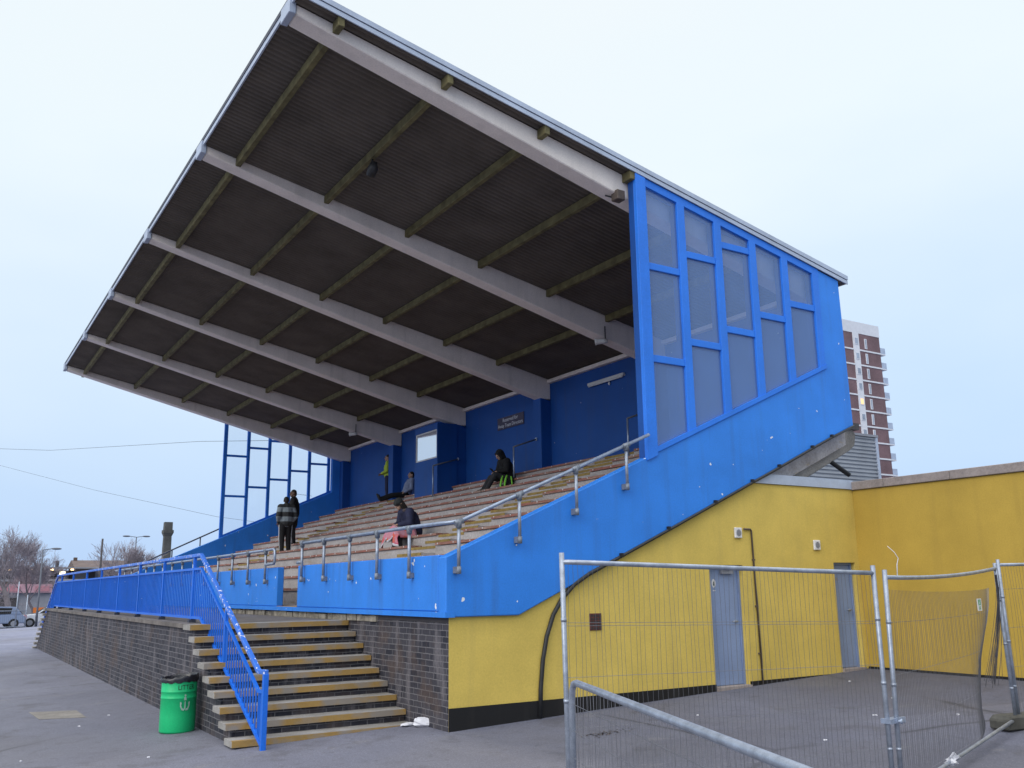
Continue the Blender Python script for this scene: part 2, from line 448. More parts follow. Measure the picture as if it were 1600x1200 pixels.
for yy, sgn in ((RY0, -1), (RY1, 1)):
    m = MB()
    for (a, b_, k, off) in ((-.02, .045, 0, .02), (.045, .06, 1, .008), (.06, .135, 0, .03)):
        m.k = k; ya, yb = sorted((yy+sgn*.001, yy+sgn*off))
        m.prism([(RX0-.03, soff(RX0-.03)+a), (RX1+.04, soff(RX1+.04)+a), (RX1+.04, soff(RX1+.04)+b_), (RX0-.03, soff(RX0-.03)+b_)], 'y', ya, yb)
    m.build('verge_flashing', ['flashing', 'flash_dark'], ROOF)
m = MB(); m.box(RX0-.025, RX0-.001, RY0, RY1, soff(RX0)-.02, soff(RX0)+.06); m.k = 1
m.box(RX0-.035, RX0-.001, RY0, RY1, soff(RX0)+.062, soff(RX0)+.13)
m.build('front_fascia', ['flashing', 'flash_dark'], ROOF)
m = MB().box(RX1+.001, RX1+.03, RY0, RY1, soff(RX1)-.02, soff(RX1)+.13); m.build('rear_fascia', 'coping_stone', ROOF)

# --- beams, tip caps, pilasters
def beam_i(i):
    y = Y0+i*B; w = .31
    m = MB().prism([(-2.2, bbot(-2.2)), (8.045, bbot(8.045)), (8.045, soff(8.045)+.005), (-2.2, soff(-2.2)+.005)], 'y', y, y+w)
    o = m.build('roof_beam', 'white_concrete', GS); bevel(o, .015)
    c = MB().box(-2.30, -2.205, y-.02, y+w+.02, bbot(-2.2)-.005, soff(-2.2)+.07).build('tip_cap', 'flashing', o); bevel(c, .008)
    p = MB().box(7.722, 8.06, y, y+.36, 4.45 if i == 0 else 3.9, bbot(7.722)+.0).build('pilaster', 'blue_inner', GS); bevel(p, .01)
for i in range(NB): beam_i(i)

# --- purlins, one length per bay
PX = [-1.65, -.02, 1.61, 3.22, 4.86, 6.40]
for px in PX:
    z1 = soff(px)+.008
    for i in range(NB-1):
        m = MB().box(px-.046, px+.046, Y0+i*B+.311, Y0+(i+1)*B-.001, z1-.15, z1)
        bevel(m.build('purlin', 'purlin_timber', GS), .008)
    for (a, b_) in ((RY0+.005, Y0-.001), (Y0+5*B+.311, RY1-.02)):
        if a < b_ and (px < 3.3 or a > 5):
            bevel(MB().box(px-.046, px+.046, a, b_, z1-.15, z1).build('purlin', 'purlin_timber', GS), .008)

# --- back wall (opening behind the commentary box), plate under the eaves
BW0, BW1 = 8.05, 8.14
m = MB()
OY0, OY1, OZ0, OZ1 = 14.05, 15.35, 4.9, 6.4
ztop = soff(BW0)+.03
m.box(BW0, BW1, 0.36, OY0, 4.1, ztop); m.box(7.9, 8.025, .201, .36, 4.45, ztop); m.box(BW0, BW1, OY1, YF, 4.1, ztop)
m.box(BW0, BW1, OY0, OY1, 4.1, OZ0); m.box(BW0, BW1, OY0, OY1, OZ1, ztop)
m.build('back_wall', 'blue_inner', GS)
for i in range(NB-1):
    y0 = Y0+i*B+.37; y1 = Y0+(i+1)*B-.01
    bevel(MB().box(7.93, 8.045, y0, y1, 6.905, 7.0).build('wall_plate', 'white_concrete', GS), .006)

# --- raking end walls with glazed screens
SX = [3.26, 4.12, 4.92, 5.72, 6.49, 7.27]
def end_wall(ya, yb, outer):
    xb = 8.03; k = 1.003; zb = lambda x: 1.28+.434*max(0, x-k)
    m = MB()
    poly = [(-.07, 1.28), (k, 1.28), (xb, zb(xb)), (7.98, soff(7.98)-.02), (7.42, soff(7.42)-.02), (7.42, wtop(7.42)), (-.07, wtop(-.07))]
    m.prism(poly, 'y', ya, yb)
    w = m.build('end_wall', 'blue_paint', GS)
    bevel(w, .012)
    # frame members, standing slightly proud of the wall plane
    fa, fb = (ya-.012, ya+.17) if outer < 0 else (yb-.08, yb+.012)
    fr = MB()
    sill = lambda x: wtop(x)+.002
    fr.prism([(3.30, sill(3.30)), (7.44, sill(7.44)), (7.44, sill(7.44)+.075), (3.30, sill(3.30)+.075)], 'y', fa-.012, fb+.005)
    tp = lambda x: soff(x)-.022
    WID = (.20, .155, .055) if outer < 0 else (.13, .11, .04)
    fr.prism([(3.30, tp(3.30)-.13), (7.44, tp(7.44)-.13), (7.44, tp(7.44)), (3.30, tp(3.30))], 'y', fa+.003, fb-.003)
    fr.build('screen_frame', 'blue_frame', GS)
    for i, x in enumerate(SX):
        ww = WID[0] if i == 0 else WID[1]
        if i == 0: pl = [(x, sill(x)-.05), (x+ww, sill(x+ww)-.05), (x+ww, tp(x+ww)-.004), (x, tp(x)-.004)]
        else: pl = [(x, sill(x)+.06), (x+ww, sill(x+ww)+.06), (x+ww, tp(x+ww)-.12), (x, tp(x)-.12)]
        if outer < 0:
            q = MB().prism(pl, 'y', fa-(.02 if i == 0 else 0), fa+.0435); q.k = 1; q.prism(pl, 'y', fa+.044, fb); p = q.build('mullion', ['blue_frame', 'blue_inner'], GS)  # rear part navy: shade of the reveal behind the glass put into the colour
        else: p = MB().prism(pl, 'y', fa, fb).build('mullion', 'blue_frame', GS)
        bevel(p, .005)
    bars = [(6.48, 5.0), (6.82, 5.36), (7.135, 5.685), (6.05,), (6.365,)]
    for i, bz in enumerate(bars):
        xa, xe = SX[i]+(WID[0] if i == 0 else WID[1])+.001, SX[i+1]-.001
        zs = [None]+sorted(bz)+[None]
        for z in bz:
            if outer < 0:
                q = MB().box(xa, xe, fa+.012, fa+.0435, z-WID[2], z+WID[2]); q.k = 1; q.box(xa, xe, fa+.046, fb-.012, z-WID[2], z+WID[2]); q = q.build('transom', ['blue_frame', 'blue_inner'], GS)  # navy rear half again carries painted shade behind the pane
            else: q = MB().box(xa, xe, fa+.012, fb-.012, z-WID[2], z+WID[2]).build('transom', 'blue_frame', GS)
            bevel(q, .004)
        yg = fa+.045 if outer < 0 else fb-.045
        for q in range(len(zs)-1):
            lo0, lo1 = (sill(xa)+.06, sill(xe)+.06) if zs[q] is None else (zs[q]+.05,)*2
            hi0, hi1 = (tp(xa)-.12, tp(xe)-.12) if zs[q+1] is None else (zs[q+1]-.05,)*2
            MB().quad([(xa, yg, lo0), (xe, yg, lo1), (xe, yg, hi1), (xa, yg, hi0)]).build('window_pane', 'pane_dirt_sheen' if outer < 0 else 'pane_clear', GS)
end_wall(0., .2, -1)
end_wall(YF, YF+.2, 1)
# raking concrete beam that carries the seating, seen below the end wall
m = MB().prism([(5.0, 2.47), (7.11, 3.40), (8.30, 3.95), (8.45, 4.05), (8.50, 4.26), (8.38, 4.40), (7.6, 4.2), (5.0, 3.1)], 'y', .32, .72)
rk = m.build('raker_beam', 'concrete', GS); bevel(rk, .02)
m = MB().box(8.25, 8.53, .26, .60, 4.33, 4.45).build('raker_cap', 'far_dark', rk)
MB().tube([(7.55, .40, 3.86), (8.18, .30, 3.50)], .042, 10).build('overflow_pipe', 'rubber', GS)

# --- front parapet in two lengths, low kerb running through the gap
for (a, b_) in ((.202, 5.44), (6.56, YF-.002)):
    bevel(MB().box(-.07, .06, a, b_, 1.347, 2.043).build('parapet', 'blue_paint', GS), .012)
m = MB().box(-.078, .06, -.006, YF+.206, 1.276, 1.345).build('parapet_kerb', 'blue_paint', GS)
m = MB().box(-.070, .12, 5.46, 6.54, 1.3455, 1.352).build('threshold', 'yellow_edge', GS)
# brickwork and ragged mortar bed below it
m = MB().box(0.0, .22, .052, YF, -.6, 1.21); w = m.build('brick_wall', ['brick_x'], GS)
MB().box(.0, .2225, .050, .0515, -.6, 1.279).build('wall_end', 'yellow_wall', GS)
m = MB(); rr = random.Random(3); y = 2.2
while y < YF-.2:
    L = rr.uniform(.15, .4); m.box(-.012-rr.uniform(0, .03), .1, y, y+L-rr.uniform(.004, .03), 1.176, 1.279-rr.uniform(0, .03)); y += L
m.build('mortar_bed', 'mortar_strip', GS)
MB().box(.012, .2, .0525, YF, 1.2105, 1.279).build('bearing_course', 'far_dark', GS)

# --- seating tier
m = MB()
poly = [(.065, .9)]
for k in range(NR):
    zlo = zk(k-1) if k else 1.25
    poly += [(xk(k), zlo), (xk(k), zk(k))]
poly[0] = (.065, .9); poly.insert(1, (.065, 1.25))
poly += [(8.045, zk(NR-1)), (8.045, 4.02), (1.1, 1.0)]
bt = []
m.prism(poly, 'y', .205, YF-.005)
m.build('seating_tier', 'tier_concrete', GS)
AIS = [(.21, 1.35), (5.45, 6.55), (17.55, 18.65)]
SEG = [(1.35, 5.45), (6.55, 11.9), (11.93, 17.55), (18.65, YF-.03)]
rr = random.Random(11)
for k in range(1, NR):
    x, z = xk(k), zk(k)
    for (a, b_) in SEG:
        m = MB(); dz = rr.uniform(-.006, .006)
        m.box(x-.035, x+.26, a+rr.uniform(.0, .03), b_-rr.uniform(.0, .03), z+.004+dz, z+.052+dz)
        m.k = 1; y = a+.25
        while y < b_:
            m.ell((x-.037, y, z+.035), .008, .016, .016, 6, 4); y += .62
        m.build('seat_plank', ['plank_red', 'white_plastic'], GS)
    # half step with a painted nosing in each aisle
    for (a, b_) in AIS:
        if k < NR-1 or True:
            zb_ = zk(k-1); h = (z-zb_)/2
            s_ = MB().box(x-.30, x-.001, a+.02, b_-.02, zb_, zb_+h); s_.k = 1
            s_.box(x-.306, x-.25, a+.02, b_-.02, zb_+h+.001, zb_+h+.006); s_.box(x-.306, x-.301, a+.02, b_-.02, zb_+h-.045, zb_+h+.001)
            s_.box(x-.006, x+.05, a+.02, b_-.02, z+.001, z+.006); s_.box(x-.006, x-.001, a+.02, b_-.02, z-.045, z+.001)
            s_.build('aisle_step', ['tier_concrete', 'plank_ochre'], GS)

# --- commentary box on the top rows
bx0, bx1, by0, by1, bz0, bz1 = 7.05, 8.04, 13.93, 15.45, 4.1, 6.50
BO = MB()
wz0, wz1 = 5.44, 6.31
BO.box(bx0, bx0+.08, by0, by1, bz0, wz0); BO.box(bx0, bx0+.08, by0, by1, wz1, bz1)
BO.box(bx0, bx0+.08, by0, by0+.04, wz0, wz1); BO.box(bx0, bx0+.08, by1-.05, by1, wz0, wz1)
BO.box(bx0+.08, 7.721, by0, by0+.05, bz0, bz1); BO.box(bx0+.08, bx1, by1-.05, by1, bz0, bz1)
BO.box(bx0+.08, bx1, by0+.05, by1-.05, bz1-.05, bz1-.002)
BX = BO.build('commentary_box', 'blue_inner', GS)
m = MB(); e = .004
m.box(bx0+.09, 8.045, by1-.056, by1-.0505, 4.5, 6.44); m.box(7.73, 8.045, by0+.372, by0+.378, 4.5, 6.44); m.box(bx0+.09, 8.04, by0+.06, by1-.06, 6.435, 6.445)
m.build('box_lining', 'off_white', BX)
m = MB(); q = .045
for (a, b_, c, d) in ((by0+.041, by1-.051, wz0+.001, wz0+q), (by0+.041, by1-.051, wz1-q, wz1-.001), (by0+.041, by0+.041+q, wz0+q, wz1-q), (by1-.051-q, by1-.051, wz0+q, wz1-q)):
    m.box(bx0+.012, bx0+.06, a, b_, c, d)
wf = m.build('box_window', 'off_white', BX)
MB().quad([(bx0+.03, by0+.08, wz0+.04), (bx0+.03, by1-.09, wz0+.04), (bx0+.03, by1-.09, wz1-.04), (bx0+.03, by0+.08, wz1-.04)]).build('pane', 'booth_glass', wf)
m = MB().quad([(BW0+.06, OY0, OZ0), (BW0+.06, OY1, OZ0), (BW0+.06, OY1, OZ1), (BW0+.06, OY0, OZ1)]).build('rear_pane', 'pane_clear', BX)

# --- rendered undercroft wall with two doors
YW = .05
def yw(x0, x1, z0, z1): m.box(x0, x1, YW, YW+.25, z0, z1)
D1 = (4.43, 5.13, 1.92); D2 = (7.244, 7.79, 1.965); XR = 7.893
m = MB(); zf = -.5
yw(.222, D1[0], zf, 3.2); yw(D1[1], D2[0], zf, 3.2); yw(D2[1], XR-.001, zf, 3.2); yw(D1[0], D1[1], D1[2], 3.2); yw(D2[0], D2[1], D2[2], 3.2)
# trim the top to stay behind the raking blue wall
m.v = [(x, y, min(z, max(1.45, 1.45+.434*(x-1.0)))) if z > 2.5 else (x, y, z) for x, y, z in m.v]
UW = m.build('rendered_wall', 'yellow_wall', GS)
m = MB()
for (a, b_) in ((.0, D1[0]-.002), (D1[1]+.002, D2[0]-.002), (D2[1]+.002, XR-.002)):
    m.prism([(a, -.5), (b_, -.5), (b_, .205+.0*b_), (a, .205)], 'y', YW-.014, YW-.001)
m.build('plinth', 'black_plinth', GS)
def door(x0, x1, zt, closer):
    xc = (x0+x1)/2; zb_ = gz(xc, 0)+.012
    d = MB().box(x0+.035, x1-.035, YW+.105, YW+.15, zb_+.03, zt-.04).build('door', 'door_paint', GS); bevel(d, .006)
    f = MB(); f.box(x0+.001, x0+.033, YW+.08, YW+.16, zb_, zt-.002); f.box(x1-.033, x1-.001, YW+.08, YW+.16, zb_, zt-.002); f.box(x0+.034, x1-.034, YW+.08, YW+.16, zt-.038, zt-.002)
    f.build('door_frame', 'door_paint', d)
    MB().box(x0+.002, x1-.002, YW-.05, YW+.16, zb_-.14, zb_+.028).build('threshold', 'coping_stone', d)
    MB().box(x0+.01, x1-.01, YW+.165, YW+.2, zb_-.05, zt-.003).build('door_backing', 'far_dark', d)
    if closer:
        c = MB().box(x0+.30, x0+.55, YW+.055, YW+.10, zt-.13, zt-.075); c.bar((x0+.5, YW+.06, zt-.07), (x0+.33, YW+.02, zt-.055), .02, .012); c.build('door_closer', 'far_grey', d)
    h = MB().tube([(x1-.12, YW+.10, zb_+.95), (x1-.12, YW+.055, zb_+.95), (x1-.24, YW+.05, zb_+.95)], .011, 8); h.ell((x1-.12, YW+.10, zb_+.95), .026, .008, .026, 10, 6)
    h.build('door_handle', 'galvanised', d)
    sg = MB().ell((x0+.17, YW+.1045, zt-.27), .042, .003, .065, 16, 8)
    sg.k = 1; sg.ell((x0+.17, YW+.1025, zt-.255), .012, .003, .013, 8, 6); sg.box(x0+.158, x0+.182, YW+.1, YW+.104, zt-.305, zt-.268)
    if closer: sg.k = 0; sg.box(x0+.145, x0+.195, YW+.101, YW+.1045, zt-.385, zt-.37); sg.build('door_sign', ['white_plastic', 'text_dark'], d)
    else: MB().ell((x0+.17, YW+.1045, zt-.27), .03, .003, .03, 14, 8).build('door_sign', 'far_grey', d)
door(*D1, True); door(*D2, False)
m = MB().prism([(5.2, 3.205), (XR-.002, 3.205), (XR-.002, 3.36), (5.2, 3.36)], 'y', YW-.03, YW+.3)
m.build('roof_flashing', 'flashing', GS)

# --- annex with the darker yellow wall running out towards the right
AX = thing('yellow_annex', 'flat-roofed annex with darker ochre yellow wall at right angles to the stand', 'annex', (XR, -6, 0))
MB().box(XR, XR+.3, -15, YW+.25, -.5, 3.185).build('wall', 'ochre_wall', AX)
MB().box(XR-.012, XR-.001, -15, YW-.016, -.5, .275).build('plinth', 'black_plinth', AX)
m = MB(); y = -15.
while y < .3:
    y2 = min(y+1.2, .32); m.box(XR-.045, XR+.34, y, y2-.006, 3.19, 3.33); y = y2
bevel(m.build('coping', 'coping_stone', AX), .008)
MB().box(XR+.31, XR+9, -15, 6, 2.9, 3.17).build('roof', 'far_grey', AX)
MB().box(XR+8.9, XR+9, -15, 6, -.4, 2.89).build('rear_wall', 'ochre_wall', AX)

# ------------------------------------------------------------------ brick terrace with stairs
TE = thing('brick_terrace', 'raised dark brick terrace with wide yellow-edged stairs at both ends', 'terrace', (-1.2, 3, 0))
TX = -2.25; NS = 9; TR = .29; RS = .1545
YT = 3.24          # top nosing
YE = 22.0
m = MB().box(TX, TX+.22, YT+.02, YE-.02, -.7, 1.10); m.build('retaining_wall', 'brick_x', TE)
MB().box(TX-.045, -.001, YT+.40, YE-.02, 1.112, DECK).build('deck', 'deck_slab', TE)
def stairs(y_top, sgn):
    core = [(y_top+sgn*.02, 1.10)] ; 
    for i in range(NS):
        zt = DECK-RS*i; y = y_top-sgn*TR*i
        w = (TX-.1, -.012)
        ya, yb = sorted((y, y+sgn*(TR+.05 if i else .42)))
        t = MB()
        x = w[0]
        t.box(w[0], w[1], min(ya, yb)+(.0 if sgn < 0 else .012), max(ya, yb)-(.012 if sgn < 0 else 0), zt-.072, zt)
        t.k = 1; f0, f1 = sorted((y, y+sgn*.0115)); t.box(w[0]+.001, w[1], f0, f1, zt-.070, zt-.001)
        t.box(w[0]-.001, w[0]+.30, min(y, y+sgn*.05)+.012, max(y, y+sgn*.05)+.012, zt+.0005, zt+.003)
        o = t.build('stair_tread', ['tread_stone', 'yellow_edge'], TE)
        # brick riser below
        z0 = zt-RS if i < NS-1 else -.6
        yr = y+sgn*.05
        ya, yb = sorted((yr, yr+sgn*(TR+.3)))
        MB().box(TX+.03, -.0105, ya, yb, -.6 if i > NS-3 else zt-RS-.25, zt-.0725).build('riser', 'brick_y', TE)
    # side wall under the flight, stepped like the stairs
    m = MB()
    for i in range(NS):
        y = y_top-sgn*(TR*i-.065); zt = DECK-RS*i-.074
        ya, yb = sorted((y, y+sgn*(TR+.0)))
        m.box(TX-.004, TX+.2, ya, yb, -.7, zt)
    m.build('side_wall', 'brick_x', TE)
stairs(YT, 1); stairs(YE, -1)

# ------------------------------------------------------------------ blue railing
RX = -2.08
RA = thing('blue_railing', 'long bright blue barred railing with flaking handrail along the terrace and down the stairs', 'railing', (RX, 3, DECK))
ys0, yt0, ytE, ysE = .90, 3.95, 21.4, 24.4
zlow = lambda y: gz(RX, y)
path = [(RX, .62, .71), (RX, ys0, .70), (RX, yt0, 2.16), (RX, ytE, 2.15), (RX, ysE, .72), (RX, ysE+.3, .72)]
m = MB()
for a, b_ in zip(path[:-1], path[1:]): m.bar(a, b_, .055, .05, (0, 0, 1) if abs(a[2]-b_[2]) < .1 else (0, -.43, .9))
for p in path[1:-1]: m.ell(p, .03, .03, .028, 8, 6)
bevel(m.build('handrail', 'rail_worn', RA), .006)
def off(dz_flat, dz_slope): return [(RX, .62, .71-dz_slope), (RX, ys0-.02, .70-dz_slope), (RX, yt0-.05, 2.16-dz_flat), (RX, ytE+.05, 2.15-dz_flat), (RX, ysE, .72-dz_slope), (RX, ysE+.3, .72-dz_slope)]
m = MB(); P = off(.20, .22)
for a, b_ in zip(P[:-1], P[1:]): m.bar(a, b_, .035, .035, (0, 0, 1) if abs(a[2]-b_[2]) < .1 else (0, -.43, .9))
m.build('lower_rail', 'blue_rail', RA)
ba = (RX, .70, -.09); bb = (RX, 3.78, 1.25)
m = MB(); m.bar(ba, bb, .04, .035, (0, -.4, .9)); m.bar(bb, (RX, ytE+.2, 1.25), .04, .035); m.bar((RX, ytE+.2, 1.25), (RX, ysE+.2, -.07), .04, .035, (0, .4, .9))
m.build('bottom_rail', 'blue_rail', RA)
def topz(y):
    if y < ys0: return .69
    if y < yt0: return .70+(2.16-.70)*(y-ys0)/(yt0-ys0)
    if y < ytE: return 2.15
    return max(.72, 2.15-(2.15-.72)*(y-ytE)/(ysE-ytE))
def botz(y):
    if y < 3.78: return -.09+(1.34)*(y-.70)/(3.08)
    if y < ytE+.2: return 1.25
    return 1.25-1.32*(y-ytE-.2)/(ysE-ytE)
def midz(y):
    if y < ys0: return .49
    if y < yt0: return .48+(1.96-.48)*(y-ys0)/(yt0-ys0)
    if y < ytE: return 1.955
    return max(.5, 1.955-(1.455)*(y-ytE)/(ysE-ytE))
posts = [.64, 2.42, 4.32, 6.42, 8.55, 10.75, 13.1, 15.4, 17.9, 20.4, 22.5, 24.5]
for y in posts:
    zb_ = gz(RX, y)-.02 if (y < .9 or y > 24) else (DECK-RS*max(0, math.ceil((YT-y)/TR)) if y < YT else DECK if y < YE else DECK-RS*math.ceil((y-YE)/TR))-.01
    big = .06 if y < 1 else .045
    o = MB().box(RX-big/2, RX+big/2, y-big/2, y+big/2, zb_, topz(y)+.0).build('post', 'blue_rail', RA); bevel(o, .004)
    if 3 < y < 22: MB().box(RX-.05, RX+.05, y-.05, y+.05, DECK+.0005, DECK+.05).build('foot', 'flash_dark', o)
for a, b_ in zip(posts[:-1], posts[1:]):
    m = MB(); n = max(2, int((b_-a)/.105)); 
    for j in range(1, n):
        y = a+(b_-a)*j/n
        m.box(RX-.008, RX+.008, y-.010, y+.010, botz(y), midz(y))
    m.build('bar_panel', 'blue_rail', RA)
m = MB()
for j in range(5): y = .66+.05*j; m.box(RX-.007, RX+.007, y-.006, y+.006, max(gz(RX, y)+.03, botz(y)), .49)
m.build('bar_panel', 'blue_rail', RA)

# ------------------------------------------------------------------ galvanised handrails
def cap_foot(m, x, y, z): m.tube([(x, y, z-.06), (x, y, z+.05)], .036, 10); m.box(x-.0, x+.07, y-.04, y+.04, z-.045, z+.035)
H1 = thing('galvanised_handrail', 'galvanised tube handrail around the right corner parapet, running up the raking blue wall', 'handrail', (-.14, 0, 2))
m = MB()
rl = [(-.13, 5.12, 2.41), (-.13, .95, 2.43), (-.10, .1, 2.43), (-.03, -.05, 2.435), (.1, -.09, 2.46), (3.24, -.09, 3.79)]
m.tube(rl, .026, 10); m.build('rail', 'galv_rail', H1)
def gpost(root, x, y, zt, zb_, side):
    m = MB().tube([(x, y, zb_), (x, y, zt)], .023, 10); o = m.build('post', 'galvanised', root)
    c = MB().tube([(x, y, zt-.075), (x, y, zt+.03)], .037, 10)
    if side == 'x': c.tube([(x, y-.06, zt), (x, y+.06, zt)], .036, 10)
    else: c.tube([(x-.055, y, zt-.024), (x+.055, y, zt+.024)], .036, 10)
    c.build('coupling', 'clamp_iron', o); c = MB()
    c.tube([(x, y, zb_-.03), (x, y, zb_+.06)], .031, 10)
    if side == 'x': c.box(x+.0, -.069, y-.035, y+.035, zb_-.02, zb_+.045)
    else: c.box(x-.035, x+.035, y, -.001, zb_-.02, zb_+.06)
    c.build('clamp', 'clamp_iron', o)
for y in (.92, 1.96, 2.98, 4.06, 5.09): gpost(H1, -.13, y, 2.418, 1.79, 'x')
for x in (.064, .97, 1.9, 2.8): gpost(H1, x, -.09, 2.455+.4235*(x-.1), 1.83+.4235*(x-.06), 'y')
MB().tube([(-.13, 5.09, 2.09), (-.13, 5.30, 2.09)], .03, 10).build('stub', 'galvanised', H1)
H2 = thing('galvanised_handrail', 'galvanised tube handrail with a looped end on the parapet beyond the stair gap', 'handrail', (-.14, 8, 2))
m = MB()
m.tube([(-.13, YF, 2.33), (-.13, 7.1, 2.37), (-.13, 6.62, 2.375), (-.13, 6.56, 2.34), (-.13, 6.55, 2.15), (-.13, 6.60, 2.11), (-.13, 7.08, 2.10)], .026, 10)
m.build('rail', 'galv_rail', H2)
y = 7.1
while y < YF: gpost(H2, -.13, y, 2.37-.0025*(y-7), 1.775, 'x'); y += 1.12
H3 = thing('galvanised_handrail', 'thin dark handrail climbing the top of the far raking end wall', 'handrail', (1.5, YF+.25, 3))
MB().tube([(.3, YF+.25, 2.4), (.8, YF+.25, 2.62), (3.3, YF+.25, 3.82)], .026, 8).build('rail', 'lamp_steel', H3)
for x in (.75, 1.7, 2.64): MB().tube([(x, YF+.25, wtop(x)-.25), (x, YF+.25, 2.4+.474*(x-.3))], .023, 8).build('post', 'lamp_steel', H3)
AR = [(7.0, 9.58, 9.58, 'beside the hooded person'), (6.86, 13.84, 14.0, 'in front of the commentary box'), (7.0, 4.95, 4.95, 'nearest the glazed screen')]
for (x, y, yp, wh) in AR:
    t = thing('aisle_rail', 'short grey aisle rail fixed to a pilaster '+wh, 'handrail', (x, y, 4.3), 'short aisle rails on the top rows')
    MB().tube([(x, y, 4.25), (x, y, 5.17)], .021, 8).build('post', 'galv_rail', t)
    MB().tube([(x, y, 5.17), (7.72, y, 5.42)], .021, 8).build('rail', 'lamp_steel', t)
    MB().tube([(7.69, y, 5.42), (7.721, y, 5.42)], .045, 10).build('flange', 'galv_rail', t)

# ------------------------------------------------------------------ fittings on the stand
t = thing('notice_sign', 'dark painted notice board lettered in white high on the blue back wall', 'sign', (8.04, 11.36, 6.205))
bevel(MB().box(8.025, 8.049, 10.67, 12.06, 6.035, 6.38).build('board', 'sign_maroon', t), .004)
Mx = Matrix(((0, 0, -1, 0), (-1, 0, 0, 0), (0, 1, 0, 0), (0, 0, 0, 1)))
text_mesh('lettering', 'Reserved for', 'text_white', .155, t, Matrix.Translation((8.0235, 11.365, 6.285)) @ Mx)
text_mesh('lettering', 'Away Team Directors', 'text_white', .145, t, Matrix.Translation((8.0235, 11.365, 6.13)) @ Mx)
t = thing('strip_light', 'pale fluorescent strip light mounted on the blue back wall', 'light', (8.02, 6.93, 6.52))
bevel(MB().box(7.97, 8.049, 6.23, 7.64, 6.495, 6.57).build('batten', 'off_white', t), .01)
MB().tube([(7.985, 6.27, 6.48), (7.985, 7.60, 6.48)], .018, 10).build('tube', 'white_plastic', t)
MB().ell((8.02, 6.82, 6.42), .03, .03, .045, 10, 8).build('sensor', 'white_plastic', t)
for (i, lab) in ((1, 'pale cylindrical lamp on a bracket under the roof beam nearest the glazed screen'), (4, 'pale cylindrical lamp on a bracket under a far roof beam above the seated man')):
    y = Y0+i*B; x = 6.32
    t = thing('bracket_lamp', lab, 'lamp', (x, y, bbot(x)), 'lamps hung from the roof beams')
    zz = bbot(x)
    MB().tube([(x, y-.03, zz+.25), (x, y-.03, zz-.06), (x-.05, y-.06, zz-.08)], .012, 8).build('bracket', 'dark_metal', t)
    MB().tube([(x+.04, y-.06, zz-.08), (x-.02, y-.02, zz-.08), (x-.12, y+.08, zz-.085), (x-.16, y+.12, zz-.087)], [.04, .055, .06, .075], 14).build('lamp_head', 'off_white', t)
t = thing('floodlight', 'small black floodlight clamped under a mossy roof purlin', 'light', (-.02, 2.7, 8.5))
MB().tube([(-.02, 2.7, 8.54), (-.02, 2.7, 8.42)], .018, 8).build('bracket', 'dark_metal', t)
m = MB().tube([(-.02, 2.62, 8.46), (-.02, 2.66, 8.36), (-.02, 2.76, 8.27)], [.05, .085, .075], 12).build('housing', 'dark_metal', t)
MB().tube([(-.02, 2.757, 8.273), (-.02, 2.766, 8.262)], .066, 12).build('lens', 'dark_metal', t)
t = thing('junction_box', 'small rusty junction box under the nearest roof beam by the blue screen post', 'box', (3.12, .3, 7.6))
bevel(MB().box(3.02, 3.18, .14, .30, bbot(3.1)-.10, bbot(3.1)+.06).build('casing', 'brown_pipe', t), .01)
MB().tube([(3.1, .3, bbot(3.1)-.02), (2.95, .36, bbot(3.0)-.012)], .012, 6).build('conduit', 'dark_metal', t)
# black cable clipped under the raking wall
cp = [(8.02, 4.32), (7.4, 4.07), (6.88, 3.845), (6.04, 3.475), (5.4, 3.20), (4.57, 2.84), (3.6, 2.42), (2.73, 2.045), (2.15, 1.80), (1.90, 1.66), (1.70, 1.48), (1.55, 1.27), (1.44, 1.0), (1.37, .7), (1.33, .35), (1.315, gz(1.3, 0)+.01)]
t = thing('black_cable', 'thick black cable clipped along the raking wall edge and dropping down the yellow wall', 'cable', (4, -.02, 2))
MB().tube([(x, -.022 if i < 7 else -.022+.045*min(1, (i-6)/4), z) for i, (x, z) in enumerate(cp)], [.022]*8+[.03]*8, 10).build('cable', 'cable_black', t)
for (x, z) in ((2.70, 2.03), (3.6, 2.42), (4.57, 2.84), (5.4, 3.20), (6.04, 3.475), (6.88, 3.845), (7.4, 4.07)):
    MB().box(x-.022, x+.022, -.046, .0, z-.01, z+.05).build('clip', 'rubber', t)
for (x, z, lab) in ((5.06, 2.41, 'white square extractor vent above and right of the nearer grey door'), (6.85, 2.245, 'white square extractor vent high between the two grey doors')):
    t = thing('wall_vent', lab, 'vent', (x, YW, z), 'extractor vents on the yellow wall')
    bevel(MB().box(x-.075, x+.075, YW-.035, YW-.001, z-.08, z+.08).build('cover', 'white_plastic', t), .008)
    m = MB()
    for a in range(-4, 5):
        w = math.sqrt(max(0, .05**2-(a*.0115)**2)); m.box(x-w, x+w, YW-.041, YW-.0355, z+a*.0115-.004, z+a*.0115+.004)
    m.build('grille', 'grille_grey', t)
t = thing('air_brick', 'square terracotta air brick set in the yellow wall', 'vent', (2.26, YW, 1.155))
bevel(MB().box(2.16, 2.36, YW-.012, YW-.001, 1.045, 1.27).build('frame', 'airbrick', t), .004)
m = MB()
for i in range(4):
    for j in range(5): m.box(2.178+i*.044, 2.208+i*.044, YW-.0135, YW-.0125, 1.06+j*.041, 1.088+j*.041)
m.build('slots', 'dark_metal', t)
t = thing('conduit_pipe', 'thin brown conduit pipe running down the yellow wall between the doors', 'pipe', (5.35, YW, 1))
MB().tube([(5.19, YW-.02, 2.47), (5.33, YW-.02, 2.47), (5.35, YW-.02, 2.45), (5.38, YW-.02, gz(5.38, 0))], .014, 8).build('pipe', 'brown_pipe', t)
